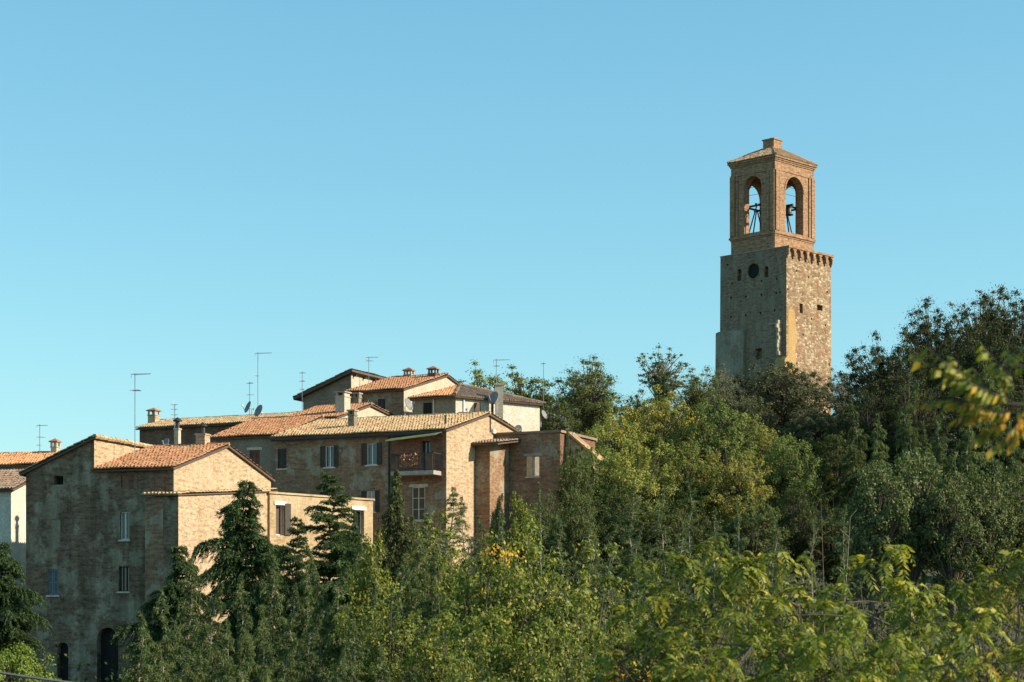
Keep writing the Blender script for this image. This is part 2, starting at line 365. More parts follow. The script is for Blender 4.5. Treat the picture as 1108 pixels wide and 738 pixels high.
M['l_silver'] = leaf_mat('silvery_leaves', [(0, (.14, .14, .085)), (.6, (.20, .19, .12)), (1, (.28, .26, .17))], trans=.3)
M['l_pinnate'] = leaf_mat('pinnate_leaves', [(0, (.11, .145, .018)), (.5, (.235, .26, .03)), (.86, (.36, .34, .048)), (1, (.54, .37, .05))], alt=(.56, .27, .025), alt_lo=.63, alt_hi=.68, alt_scale=1.6, trans=.4, gloss=.03)
M['l_pinnate_green'] = leaf_mat('green_pinnate_leaves', [(0, (.08, .12, .018)), (.5, (.175, .215, .03)), (.9, (.28, .295, .05)), (1, (.46, .32, .05))], alt=(.50, .26, .03), alt_lo=.64, alt_hi=.70, alt_scale=1.6, trans=.4)
M['l_cedar_pale'] = leaf_mat('pale_cedar_needles', [(0, (.07, .105, .04)), (.5, (.125, .16, .06)), (1, (.20, .23, .10))], trans=.25)
M['l_pine'] = leaf_mat('bright_pine_needles', [(0, (.12, .17, .025)), (.6, (.18, .24, .04)), (1, (.26, .30, .06))], trans=.3)
M['l_yellowtip'] = leaf_mat('autumn_yellow_leaflets', [(0, (.66, .46, .06)), (.6, (.70, .38, .05)), (1, (.52, .25, .06))], trans=.45)
M['l_under'] = leaf_mat('undergrowth_leaves', [(0, (.03, .045, .014)), (.6, (.055, .075, .022)), (1, (.10, .105, .035))], trans=.25)

# ------------------------------------------------------------------ setting: ground sheet
def make_ground():
    xs = np.unique(np.concatenate([np.linspace(-6000, -140, 14), np.arange(-140, 150, 3.0), np.linspace(150, 6000, 14)]))
    ys = np.unique(np.concatenate([np.linspace(-400, -20, 5), np.arange(-20, 300, 3.0), np.linspace(300, 6500, 22)]))
    V = [(x, y, ground(x, y)) for y in ys for x in xs]
    nx = len(xs); Fc = [(j * nx + i, j * nx + i + 1, (j + 1) * nx + i + 1, (j + 1) * nx + i) for j in range(len(ys) - 1) for i in range(nx - 1)]
    m, n, p = new_mat('hillside_earth_and_grass')
    oc = N(n, "ShaderNodeTexCoord").outputs['Object']
    col = ramp(n, nz(n, oc, .35, 8, .7), [(.35, (.035, .045, .02)), (.5, (.06, .07, .03)), (.62, (.10, .085, .05)), (.75, (.07, .08, .035))])
    col = mixc(n, 1.0, col, ramp(n, nz(n, oc, 5, 5, .7), [(.3, .6), (.7, 1.3)]), 'MULTIPLY')
    n.links.new(col, p.inputs['Base Color']); p.inputs['Roughness'].default_value = .95
    b = N(n, "ShaderNodeBump", inp={0: .6, 1: .2}); n.links.new(nz(n, oc, 3, 6, .7), b.inputs['Height']); n.links.new(b.outputs[0], p.inputs['Normal'])
    me = bpy.data.meshes.new('ground'); me.from_pydata(V, [], Fc); me.materials.append(m)
    me.polygons.foreach_set('use_smooth', [True] * len(me.polygons)); me.update()
    return tag(link('ground', me), kind='structure')
make_ground()

# ------------------------------------------------------------------ building pieces
rnd = random.Random(5)

def tile_sheet(mb, p0, p1, up, T, mat=0, per=.19, row=.42, seed=1, cap=True):
    """corrugated clay tiles over a roof plane: eave p0->p1, up the slope direction, T(s) the slope length at s"""
    r = random.Random(seed)
    p0, p1, up = Vector(p0), Vector(p1), Vector(up).normalized()
    e = p1 - p0; L = e.length; e.normalize(); n = e.cross(up)
    if n.z < 0: n = -n
    npr = max(1, round(L / per)); per = L / npr
    prof = [(0, 0), (.22, 0), (.32, .035), (.46, .058), (.68, .058), (.82, .035), (.92, 0)]
    S, H, I = [], [], []
    for k in range(npr):
        for a, h in prof: S.append((k + a) * per); H.append(h); I.append(k)
    S.append(L); H.append(0); I.append(npr - 1)
    tmax = max(T(s) for s in S); nr = max(1, math.ceil(tmax / row - .05))
    jit = {}
    nS = len(S); uv = []
    for q in range(nr):
        t0, t1 = q * row, (q + 1) * row + .02
        b = len(mb.v)
        for lay in range(3):
            for i in range(nS):
                T_ = T(S[i]); key = (I[i], q)
                if key not in jit: jit[key] = (r.gauss(0, .007), r.gauss(0, .008), r.gauss(0, .02))
                jz, js, jt = jit[key]
                t = t0 + (jt if H[i] > .01 else 0) if lay < 2 else t1
                t = min(max(t, -.06), T_)
                h = (H[i] + jz * (H[i] > .01)) + (.035 if lay == 1 else 0.0)
                if lay == 0 and q == 0: h = -.02
                sg = p0 + e * S[i] + up * t; h += .035 + .05 * mnoise.noise(Vector((sg.x * .55 + seed * 9, sg.y * .55, sg.z * .55)))
                mb.v.append(tuple(p0 + e * (S[i] + (js if H[i] > .01 else 0)) + up * t + n * h))
                uv.append(None)
        for lay in range(2):
            for i in range(nS - 1):
                if t0 >= T(S[i]) and t0 >= T(S[i + 1]): continue
                a = b + lay * nS + i
                mb.f.append([a, a + 1, a + 1 + nS, a + nS]); mb.m.append(mat)
                mb.tuv[len(mb.f) - 1] = (I[i] + .5 + seed * 17, q + .5 + seed * 5)

class RoofMB(MB):
    def __init__(s): super().__init__(); s.tuv = {}
    def build(s, name, mats, parent=None, **k):
        me = bpy.data.meshes.new(name); me.from_pydata(s.v, [], s.f)
        for mt in mats: me.materials.append(mt)
        me.polygons.foreach_set('material_index', s.m); me.update()
        box_uv(me); uvl = me.uv_layers[0].data
        for pi, (a, b) in s.tuv.items():
            pl = me.polygons[pi]
            for k_, li in enumerate(pl.loop_indices):
                uvl[li].uv = (a + (.2 if k_ in (1, 2) else -.2), b + (.2 if k_ >= 2 else -.2))
        return link(name, me, parent)

def slab(mb, pts, th, m=0):
    """a flat roof board under the tiles: pts counter-clockwise seen from above, dropped by th"""
    pts = [Vector(p) for p in pts]; n = (pts[1] - pts[0]).cross(pts[2] - pts[0]).normalized()
    if n.z < 0: n = -n
    k = len(pts); top = [p - n * .03 for p in pts]; bot = [p - n * (th + .03) for p in pts]
    mb.add(top + bot, [tuple(range(k)), tuple(range(k, 2 * k))[::-1]] + [(i, i + k, (i + 1) % k + k, (i + 1) % k) for i in range(k)], m)

def ridge_tiles(mb, a, b, m=0, r=.12, seg=.4):
    a, b = Vector(a), Vector(b); n = max(1, round((b - a).length / seg)); d = (b - a) / n
    for i in range(n):
        p = a + d * i; j = Vector((0, 0, rnd.gauss(0, .012)))
        mb.tube([p + j, p + d * 1.06 + j], [r * 1.06, r * .9], 6, m)
        for q in range(1, 9): mb.tuv[len(mb.f) - q] = (i + .5, 200.5)

def plane_roof(mb, e0, e1, r1, r0, seed, tm=1, sm_=0, th=.1):
    """one slope: eave e0-e1, top r0-r1 (all corners), tiles clipped to the quad"""
    e0, e1, r0, r1 = map(Vector, (e0, e1, r0, r1))
    e = (e1 - e0); L = e.length; e.normalize()
    def loc(p): d = p - e0; s_ = d.dot(e); return s_, (d - e * s_).length
    mid = (r0 + r1) / 2 - e0; upv = mid - e * mid.dot(e)
    a, b = loc(r0), loc(r1)
    pts = sorted([(0.0, 0.0 if a[0] > .02 else a[1]), a, b, (L, 0.0 if b[0] < L - .02 else b[1])])
    xs = [p[0] for p in pts]; ts = [p[1] for p in pts]
    def T(s_): return float(np.interp(s_, xs, ts))
    poly = [e0, e1] + ([r1] if (r1 - e1).length > .01 else []) + ([r0] if (r0 - r1).length > .01 and (r0 - e0).length > .01 else [])
    slab(mb, poly, th, sm_)
    tile_sheet(mb, e0, e1, upv, T, tm, seed=seed)

def gable_roof(fr, u0, u1, v0, v1, vr, ze0, zr, ze1, tiles, seed, oh=.3, ov=.14, back=True, ov0=None):
    """ridge along u at v=vr; eaves at v0 (front) and v1 (back)"""
    mb = RoofMB(); ov0 = ov if ov0 is None else ov0
    s0 = (zr - ze0) / (vr - v0); s1 = (zr - ze1) / (v1 - vr); lift = .16
    A, B = u0 - ov0, u1 + ov
    plane_roof(mb, (A, v0 - oh, ze0 - s0 * oh + lift), (B, v0 - oh, ze0 - s0 * oh + lift), (B, vr, zr + lift), (A, vr, zr + lift), seed)
    if back: plane_roof(mb, (B, v1 + oh, ze1 - s1 * oh + lift), (A, v1 + oh, ze1 - s1 * oh + lift), (A, vr, zr + lift), (B, vr, zr + lift), seed + 1)
    ridge_tiles(mb, (A, vr, zr + lift + .02), (B, vr, zr + lift + .02), 1)
    return mb.build('roof', [M['wood_eave'], tiles], fr.o)

class Face:
    """front: wall plane v = k seen from -v ; right: wall plane u = k seen from +u"""
    def __init__(s, fr, kind, k): s.fr, s.kind, s.k = fr, kind, k
    def a(s, px): return s.fr.U(px, s.k) if s.kind == 'front' else s.fr.V(px, s.k)
    def z(s, py, a): return s.fr.Z(py, a, s.k) if s.kind == 'front' else s.fr.Z(py, s.k, a)
    def rect(s, px0, px1, py0, py1):
        a0, a1 = s.a(px0), s.a(px1); m = (a0 + a1) / 2
        return a0, a1, s.z(py1, m), s.z(py0, m)
    def box(s, mb, a0, a1, o0, o1, z0, z1, m=0):
        if s.kind == 'front': mb.box(a0, a1, s.k - o0, s.k - o1, z0, z1, m)
        else: mb.box(s.k + o0, s.k + o1, a0, a1, z0, z1, m)
    def arch(s, mb, a0, a1, z0, z1, o0, o1, m=0, seg=10):
        r = (a1 - a0) / 2; c = (a0 + a1) / 2; zc = z1 - r
        poly = [(a0, z0), (a1, z0)] + [(c + r * math.cos(math.pi * i / seg), zc + r * math.sin(math.pi * i / seg)) for i in range(seg + 1)]
        if s.kind == 'front': mb.prism(poly, 'v', s.k - o1, s.k - o0, m)
        else: mb.prism(poly, 'u', s.k + o0, s.k + o1, m)
    def P(s, a, o, z): return (a, s.k - o, z) if s.kind == 'front' else (s.k + o, a, z)

def window(face, r, cut, mat_frame='white_paint', panes=2, shutters=None, sill='pale_stone', lintel=None, depth=.22, closed=False, glass='glass', cross=1, curtain=False):
    a0, a1, z0, z1 = r
    face.box(cut, a0, a1, -depth, .3, z0, z1)
    def later(parent):
        f = MB(); b = .05; o0, o1 = -depth + .03, -depth + .10
        face.box(f, a0, a0 + b, o0, o1, z0, z1); face.box(f, a1 - b, a1, o0, o1, z0, z1)
        face.box(f, a0 + b, a1 - b, o0, o1, z0, z0 + b); face.box(f, a0 + b, a1 - b, o0, o1, z1 - b, z1)
        for k in range(1, panes):
            c = a0 + (a1 - a0) * k / panes; face.box(f, c - b * .6, c + b * .6, o0, o1 + .01, z0 + b, z1 - b)
        for k in range(1, cross):
            c = z0 + (z1 - z0) * k / cross; face.box(f, a0 + b, a1 - b, o0, o1 + .004, c - .02, c + .02)
        wo = f.build('window', M[mat_frame], parent)
        g = MB(); face.box(g, a0 + b * .5, a1 - b * .5, o0 + .012, o0 + .03, z0 + b * .5, z1 - b * .5); g.build('pane', M[glass], wo)
        if curtain:
            pass
        if sill:
            q = MB(); face.box(q, a0 - .08, a1 + .08, -depth + .1, .07, z0 - .08, z0 - .003); q.build('sill', M[sill], wo)
        if lintel:
            q = MB(); face.box(q, a0 - .18, a1 + .18, -.02, .03, z1 + .003, z1 + .16); q.build('lintel', M[lintel], wo)
        if shutters:
            wd = (a1 - a0) / 2
            spans = [(a0, a0 + wd - .01), (a1 - wd + .01, a1)] if closed else [(a0 - wd * .92, a0 - .01), (a1 + .01, a1 + wd * .92)]
            for s0, s1 in spans:
                q = MB(); o = -.09 if closed else .02
                for (x0, x1) in ((s0, s0 + .06), (s1 - .06, s1)): face.box(q, x0, x1, o, o + .045, z0, z1)
                for zz in (z0, (z0 + z1) / 2 - .03, z1 - .07): face.box(q, s0 + .06, s1 - .06, o, o + .043, zz, zz + .07)
                zz = z0 + .08
                while zz < z1 - .08:
                    face.box(q, s0 + .06, s1 - .06, o + .008, o + .033, zz, zz + .045); zz += .07
                q.build('shutter', M[shutters], wo)
        return wo
    return later

def chimney(fr, u, v, z0, z1, w, d, mat, style='hat', parent=None):
    mb = MB()
    mb.box(u - w / 2, u + w / 2, v - d / 2, v + d / 2, z0, z1)
    mb.box(u - w / 2 - .04, u + w / 2 + .04, v - d / 2 - .04, v + d / 2 + .04, z1, z1 + .07)
    c = mb.build('chimney', M[mat], parent or fr.o)
    k = MB(); z = z1 + .073
    if style == 'hat':
        for su in (-1, 1):
            for sv in (-1, 1):
                k.box(u + su * w * .42 - .05, u + su * w * .42 + .05, v + sv * d * .42 - .05, v + sv * d * .42 + .05, z, z + .26)
        a, b = w / 2 + .1, d / 2 + .1; z += .263
        k.add([(u - a, v - b, z), (u + a, v - b, z), (u + a, v + b, z), (u - a, v + b, z), (u - a, v - b, z + .06), (u + a, v - b, z + .06), (u + a, v + b, z + .06), (u - a, v + b, z + .06), (u, v, z + .26)],
              [(3, 2, 1, 0), (0, 1, 5, 4), (1, 2, 6, 5), (2, 3, 7, 6), (3, 0, 4, 7), (4, 5, 8), (5, 6, 8), (6, 7, 8), (7, 4, 8)], 1)
    elif style == 'pipe':
        k.tube([(u, v, z), (u, v, z + .45)], .12, 8, 0); k.lathe([(.24, .38), (.24, .44), (.02, .6)], (u, v, z), 10, 0)
    elif style == 'slab':
        for su in (-1, 1): k.box(u + su * w * .38 - .06, u + su * w * .38 + .06, v - d * .45, v + d * .45, z, z + .2)
        k.box(u - w / 2 - .07, u + w / 2 + .07, v - d / 2 - .07, v + d / 2 + .07, z + .203, z + .28, 1)
    k.build('chimney_cap', [M['dark_metal'] if style == 'pipe' else M[mat], M['tile_orange'] if style == 'hat' else M['grey_stone']], c)
    return c

# ------------------------------------------------------------------ house B: tall weathered house at the lower end of the village
fb = Frame(188, 100, 18, -2.9)
fb.root('farmhouse', 'tall weathered grey farmhouse with an arched doorway at its foot and sunlit gable')
Wb = fb.V(293); u1b = fb.U(102); u0b = fb.U(28)
zeb, zrb = fb.Z(508, 0, 0), fb.Z(485, 0, fb.V(247)); vrb = fb.V(245); zeb2 = zeb + .25
FB = Face(fb, 'front', 0.0)
m = MB(); m.prism([(0, 0), (Wb, 0), (Wb, zeb2), (vrb, zrb), (0, zeb)], 'u', u1b, 0)
cut, later = MB(), []
later.append(window(FB, FB.rect(130, 140, 553.5, 584), cut, panes=2, shutters=None, cross=1))
later.append(window(FB, FB.rect(128.5, 139.5, 613, 640), cut, mat_frame='dark_shutter', panes=3))
rA = FB.rect(105, 128, 679, 738); FB.arch(cut, rA[0], rA[1], -.5, rA[3], -.5, .3)
rl = FB.rect(131, 144.5, 513, 529); FB.box(cut, rl[0], rl[1], -.14, .3, rl[2], rl[3])
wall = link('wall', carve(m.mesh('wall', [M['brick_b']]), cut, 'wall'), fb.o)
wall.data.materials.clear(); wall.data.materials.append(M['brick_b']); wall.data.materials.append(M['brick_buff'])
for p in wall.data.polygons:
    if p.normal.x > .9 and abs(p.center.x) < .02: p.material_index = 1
for f_ in later: f_(fb.o)
g = MB()
for i in range(6):
    for j in range(7):
        a = rl[0] + (rl[1] - rl[0]) * (i + (.5 if j % 2 else .2)) / 6; z = rl[2] + (rl[3] - rl[2]) * j / 7
        FB.box(g, a, min(a + .11, rl[1] - .004), -.11, -.03, z + .002, z + (rl[3] - rl[2]) / 7 - .002)
g.build('brick_lattice', M['brick_red'], fb.o)
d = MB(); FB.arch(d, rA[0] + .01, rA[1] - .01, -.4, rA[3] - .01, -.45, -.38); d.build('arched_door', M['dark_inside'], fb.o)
# left, taller half with its single slope
zt1, zt0 = fb.Z(476, u1b, 0), fb.Z(513, u0b, 0)
m = MB(); m.prism([(u0b, 0), (u1b - .003, 0), (u1b - .003, zt1), (u0b, zt0)], 'v', 0.0, Wb)
cut, later = MB(), []
later.append(window(FB, FB.rect(58, 68.5, 515, 524.5), cut, mat_frame='dark_shutter', panes=1, sill=None, glass='dark_inside', depth=.4))
rb = FB.rect(55, 65.5, 562, 590); FB.box(cut, rb[0], rb[1], -.07, .3, rb[2], rb[3])
later.append(window(FB, FB.rect(52, 63, 616, 644), cut, shutters='blue_shutter', closed=True))
rd = FB.rect(62, 74, 695, 724); FB.arch(cut, rd[0], rd[1], -.5, rd[3], -.4, .3)
wl = carve(m.mesh('wall', [M['brick_b']]), cut, 'wall')
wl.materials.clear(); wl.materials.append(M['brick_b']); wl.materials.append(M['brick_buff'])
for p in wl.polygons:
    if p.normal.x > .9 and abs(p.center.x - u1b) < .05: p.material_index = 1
link('wall', wl, fb.o)
for f_ in later: f_(fb.o)
q = MB(); FB.box(q, rb[0] + .003, rb[1] - .003, -.068, -.02, rb[2] + .003, rb[3] - .003); tag(q.build('blocked_window', M['render_grey'], fb.o), 'walled up window filled with pale render')
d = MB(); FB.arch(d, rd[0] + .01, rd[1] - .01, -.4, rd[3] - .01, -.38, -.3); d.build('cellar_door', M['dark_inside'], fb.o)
gable_roof(fb, u1b + .02, 0, 0, Wb, vrb, zeb, zrb, zeb2, M['tile_orange'], 11, ov0=0.0)
rm = RoofMB(); k = (zt1 - zt0) / (u1b - u0b)
plane_roof(rm, (u0b - .3, Wb, zt0 - .3 * k + .15), (u0b - .3, -.16, zt0 - .3 * k + .15), (u1b + .12, -.16, zt1 + .12 * k + .15), (u1b + .12, Wb, zt1 + .12 * k + .15), 21)
ridge_tiles(rm, (u1b + .1, -.16, zt1 + .17), (u1b + .1, Wb, zt1 + .17), 1)
rm.build('roof', [M['wood_eave'], M['tile_buff']], fb.o)
uc = fb.U(219.5, vrb); chimney(fb, uc, vrb, zrb - .5, fb.Z(471, uc, vrb), .52, .6, 'brick_buff', 'pipe')
vc = Wb - 1.6; uc = fb.U(192, vc); chimney(fb, uc, vc, zeb, fb.Z(465, uc, vc), .26, .3, 'render_cream', 'pipe')
# lean-to in front of the gable
vB = -1.1; uA, uB = fb.U(157, vB), fb.U(193, vB); vE = fb.V(299, uB)
zf, zk = fb.Z(537, uB, vB), fb.Z(533, uB, vE)
m = MB(); m.prism([(vB, 0), (vE, 0), (vE, zk), (vB, zf)], 'u', 0.004, uB)
m2 = MB(); m2.prism([(vB, 0), (-.004, 0), (-.004, zf + (zk - zf) * (-vB) / (vE - vB)), (vB, zf)], 'u', uA, 0.0)
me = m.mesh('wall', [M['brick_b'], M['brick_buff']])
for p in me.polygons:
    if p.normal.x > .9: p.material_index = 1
link('wall', me, fb.o); m2.build('wall', M['brick_d'], fb.o)
rm = RoofMB(); ks = (zk - zf) / (vE - vB)
plane_roof(rm, (uA - .1, vB - .2, zf - .2 * ks + .13), (uB + .1, vB - .2, zf - .2 * ks + .13), (uB + .1, -.02, zf + ks * 1.08 + .13), (uA - .1, -.02, zf + ks * 1.08 + .13), 31, th=.07)
plane_roof(rm, (.02, -.02, zf + ks * 1.08 + .13), (uB + .1, -.02, zf + ks * 1.08 + .13), (uB + .1, vE, zk + .13), (.02, vE, zk + .13), 32, th=.07)
rm.build('roof', [M['wood_eave'], M['tile_buff']], fb.o)

# ------------------------------------------------------------------ low ochre outbuilding
fc = Frame(292, 108.3, 42, -1.6)
fc.root('outbuilding', 'low ochre outbuilding with white framed openings between dark cedars', 'outbuilding')
vC = fc.V(403.5); zc0, zc1 = fc.Z(534), fc.Z(542.5, 0, vC)
FC = Face(fc, 'right', 0.0)
m = MB(); m.prism([(0, 0), (vC, 0), (vC, zc1), (0, zc0)], 'u', -2.4, 0)
cut, later = MB(), []
r1 = FC.rect(298.5, 307.5, 546.5, 579); later.append(window(FC, r1, cut, mat_frame='white_paint', panes=1, glass='brown_wood', sill=None, depth=.3))
r2 = FC.rect(382, 394, 552, 578); later.append(window(FC, r2, cut, mat_frame='white_paint', panes=1, glass='dark_inside', sill=None, depth=.35))
link('wall', carve(m.mesh('wall', [M['render_ochre']]), cut, 'wall'), fc.o)
ws = [f_(fc.o) for f_ in later]
for r_, w_ in ((r1, ws[0]), (r2, ws[1])):
    q = MB(); FC.box(q, r_[0] - .12, r_[1] + .12, -.02, .05, r_[3] + .003, r_[3] + .2); q.build('lintel', M['white_paint'], w_)
q = MB(); FC.box(q, r1[1] + .01, r1[1] + .42, .02, .07, r1[2], r1[3] + .1); q.build('shutter', M['dark_shutter'], ws[0])
q = MB(); q.box(-2.5, .08, -.1, vC + .08, zc0 - .0, zc0 + .1); q.build('parapet_coping', M['render_ochre'], fc.o)

# ------------------------------------------------------------------ house D: brown brick house with balcony
fd = Frame(483, 115, 24, -.6)
fd.root('brick_house', 'brown brick house with dark shutters and a flowered balcony beneath a faded awning')
Ld, Wd, vrd = fd.U(297), fd.V(560), fd.V(528)
zed, zrd, zed2 = fd.Z(467), fd.Z(450, 0, vrd), fd.Z(469, 0, Wd)
FD = Face(fd, 'front', 0.0); GD = Face(fd, 'right', 0.0)
m = MB(); m.prism([(0, 0), (Wd, 0), (Wd, zed2), (vrd, zrd), (0, zed)], 'u', Ld, 0)
cut, later = MB(), []
later.append(window(FD, FD.rect(300.5, 310, 485.5, 507), cut, shutters='dark_shutter', closed=True))
later.append(window(FD, FD.rect(351.5, 361.5, 482.5, 505.5), cut, shutters='dark_shutter', panes=2))
later.append(window(FD, FD.rect(396.5, 408, 479.5, 503), cut, shutters='dark_shutter', panes=2))
later.append(window(FD, FD.rect(396, 406, 531, 554), cut, shutters='dark_shutter', panes=2, glass='curtain'))
later.append(window(FD, FD.rect(346, 355, 532, 554), cut, shutters='dark_shutter', closed=True))
rw = FD.rect(446, 460, 527, 563); later.append(window(FD, rw, cut, mat_frame='pale_stone', panes=2, cross=3, glass='brown_wood', depth=.12, sill='pale_stone', lintel='pale_stone'))
rdoor = FD.rect(456, 466, 477, 513); later.append(window(FD, rdoor, cut, mat_frame='dark_shutter', panes=2, sill=None, depth=.3))
rcel = FD.rect(456, 466, 571, 590); FD.box(cut, rcel[0], rcel[1], -.4, .3, rcel[2], rcel[3])
me = carve(m.mesh('wall', [M['brick_d']]), cut, 'wall'); me.materials.clear()
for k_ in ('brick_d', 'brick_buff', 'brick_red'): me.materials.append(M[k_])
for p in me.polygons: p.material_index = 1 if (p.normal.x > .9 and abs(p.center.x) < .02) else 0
link('wall', me, fd.o)
for f_ in later: f_(fd.o)
# red brick bay behind the balcony
rb_ = FD.rect(424, 480, 471, 521); q = MB()
for (x0, x1) in ((rb_[0], rdoor[0] - .003), (rdoor[1] + .003, rb_[1])): FD.box(q, x0, x1, .002, .045, rb_[2], rb_[3])
q.build('brick_bay', M['brick_red'], fd.o)
rbal = FD.rect(432, 478, 511, 515)
q = MB(); FD.box(q, rbal[0], rbal[1], .05, 1.05, rbal[2] - .02, rbal[3]); bal = q.build('balcony', M['grey_stone'], fd.o)
zr0, zr1 = rbal[3], rbal[3] + 1.0; q = MB()
FD.box(q, rbal[0], rbal[1], 1.0, 1.04, zr1 - .05, zr1); FD.box(q, rbal[0], rbal[1], 1.0, 1.04, zr0 + .1, zr0 + .14)
for i in range(27):
    a = rbal[0] + (rbal[1] - rbal[0] - .02) * i / 26; FD.box(q, a, a + .02, 1.01, 1.03, zr0, zr1 - .05)
for aa in (rbal[0], rbal[1] - .03):
    FD.box(q, aa, aa + .03, .05, 1.0, zr1 - .05, zr1)
    for i in range(6): FD.box(q, aa, aa + .02, .1 + i * .16, .12 + i * .16, zr0, zr1 - .05)
q.build('railing', M['dark_metal'], bal)
q = MB()
for i in range(2):
    a = rbal[1] - .62 + i * .04
FD.box(q, rbal[1] - .5, rbal[1] - .06, 1.045, 1.07, zr0 + .05, zr1 - .08); q.build('balcony_screen', M['brown_wood'], bal)
# awning
a0, a1 = FD.a(426), FD.a(481); zA = FD.z(470, (a0 + a1) / 2)
q = MB(); th = .02
A = [FD.P(a0, .06, zA - .12), FD.P(a1, .06, zA + .12), FD.P(a1 - .02, 1.0, zA - .12), FD.P(a0, 1.0, zA - .36)]
q.add(A + [(x, y, z - th) for x, y, z in A], [(0, 1, 2, 3), (7, 6, 5, 4), (0, 4, 5, 1), (1, 5, 6, 2), (2, 6, 7, 3), (3, 7, 4, 0)])
aw = q.build('awning', M['awning'], fd.o)
q = MB(); B_ = [FD.P(a0, 1.004, zA - .34), FD.P(a1 - .02, 1.004, zA - .10), FD.P(a1 - .02, 1.02, zA - .19), FD.P(a0, 1.02, zA - .43)]
B2 = [(x, y - .012, z) for x, y, z in B_]; q.add(B_ + B2, [(0, 1, 2, 3), (7, 6, 5, 4), (0, 4, 5, 1), (1, 5, 6, 2), (2, 6, 7, 3), (3, 7, 4, 0)])
q.build('hem', M['awning_edge'], aw)
q = MB(); a = FD.a(421.5); q.tube([FD.P(a, .09, zed - .1), FD.P(a, .09, 0)], .055, 8); q.tube([FD.P(Ld, .36, zed - .1), FD.P(-.1, .36, zed - .12)], .06, 6)
q.build('drainpipe', M['dark_metal'], fd.o)
gable_roof(fd, Ld, 0, 0, Wd, vrd, zed, zrd, zed2, M['tile_buff'], 41)
vc = vrd * .42; uc = fd.U(381.5, vc); sl = (zrd - zed) / vrd
chimney(fd, uc, vc, zed + sl * vc - .2, fd.Z(450, uc, vc), .40, .4, 'render_grey', 'slab')
uc = fd.U(482, 1.2); q = MB(); q.tube([(uc, 1.2, zed), (uc, 1.2, fd.Z(449, uc, 1.2))], .07, 8); q.build('vent_pipe', M['dark_metal'], fd.o)
av = GD.a(530); q = MB(); q.tube([GD.P(av, .05, GD.z(452, av)), GD.P(av, .05, GD.z(468, av))], .03, 6); q.build('cable_conduit', M['dark_metal'], fd.o)
av = GD.a(533); q = MB(); GD.box(q, av - .16, av + .16, .004, .14, GD.z(469, av), GD.z(464.5, av)); q.build('meter_box', M['white_paint'], fd.o)

# annexe and porch against the sunlit gable
fk = Frame(483, 115, 24, -.6)
fk.root('annexe', 'low brown brick annexe with a half open tan shutter beside the trees', 'house')
v0 = fk.V(514); du = fk.U(530, v0); vK = v0 + 2.7; uK0, uK1 = .01, fk.U(606, vK)
zp = fk.Z(480, du, v0)
q = MB(); q.prism([(v0, 0), (vK - .004, 0), (vK - .004, zp + .3), (v0, zp)], 'u', .01, du); q.build('porch_wall', M['brick_d'], fk.o)
rm = RoofMB(); plane_roof(rm, (.02, v0 - .55, zp - .02), (du + .75, v0 - .55, zp - .02), (du + .75, vK - .01, zp + .42), (.02, vK - .01, zp + .42), 51, th=.08)
rm.build('porch_roof', [M['wood_eave'], M['tile_old']], fk.o)
FK = Face(fk, 'front', vK); zK = fk.Z(468, uK1, vK)
m = MB(); m.box(uK0, uK1, vK, vK + 5.5, 0, zK); cut, later = MB(), []
rk = FK.rect(570, 583.5, 493.5, 515.5); later.append(window(FK, rk, cut, panes=2, glass='sky_glass', lintel='grey_stone', depth=.2))
me = carve(m.mesh('wall', [M['brick_d']]), cut, 'wall'); me.materials.clear(); me.materials.append(M['brick_d']); me.materials.append(M['brick_red'])
for p in me.polygons: p.material_index = 1 if p.normal.x > .9 and p.center.x > uK1 - .02 else 0
link('wall', me, fk.o)
wk = later[0](fk.o)
q = MB(); hw = (rk[1] - rk[0]) * .48
q.box(rk[0], rk[0] + hw, vK - .03, vK + .015, rk[2] + .02, rk[3] - .02); tag(q.build('shutter', M['tan_shutter'], wk), 'tan louvred shutter leaf')
q = MB(); q.box(uK0, uK1 + .12, vK - .12, vK + 5.6, zK + .002, zK + .14); q.build('roof', M['tile_old'], fk.o)
vS = vK + .9; uS = fk.U(642, vS); zS0, zS1 = fk.Z(470, uK1, vS), fk.Z(494, uS, vS)
q = MB(); q.prism([(uK1 + .003, 0), (uS, 0), (uS, zS1), (uK1 + .003, zS0)], 'v', vS, vS + .8); q.build('side_shed', M['brick_buff'], fk.o)
q = MB(); q.prism([(uK1 + .126, zS0 + .0), (uS + .3, zS1 - .18), (uS + .3, zS1 - .02), (uK1 + .126, zS0 + .18)], 'v', vS - .2, vS + .95); q.build('shed_roof', M['tile_buff'], fk.o)

# ------------------------------------------------------------------ house E: grey house between farmhouse and brick house
fe = Frame(483, 115, 24, 0.0)
fe.root('grey_house', 'grey rendered house with red brown shutters squeezed behind the sunlit gable')
vE0 = 1.2; uE1 = Ld - .05; uE0 = fe.U(232, vE0); zE = fe.Z(472, uE1, vE0); vEr = fe.V(276, uE0); zEr = fe.Z(457, uE0, vEr)
FE = Face(fe, 'front', vE0); m = MB(); m.prism([(vE0, 0), (2 * vEr - vE0, 0), (2 * vEr - vE0, zE), (vEr, zEr), (vE0, zE)], 'u', uE0, uE1); cut, later = MB(), []
later.append(window(FE, FE.rect(270, 281, 487, 507), cut, shutters='red_shutter', closed=True, lintel='pale_stone'))
link('wall', carve(m.mesh('wall', [M['render_grey']]), cut, 'wall'), fe.o)
for f_ in later: f_(fe.o)
gable_roof(fe, uE0, uE1, vE0, 2 * vEr - vE0, vEr, zE, zEr, zE, M['tile_orange'], 61, ov=.0, ov0=.2)

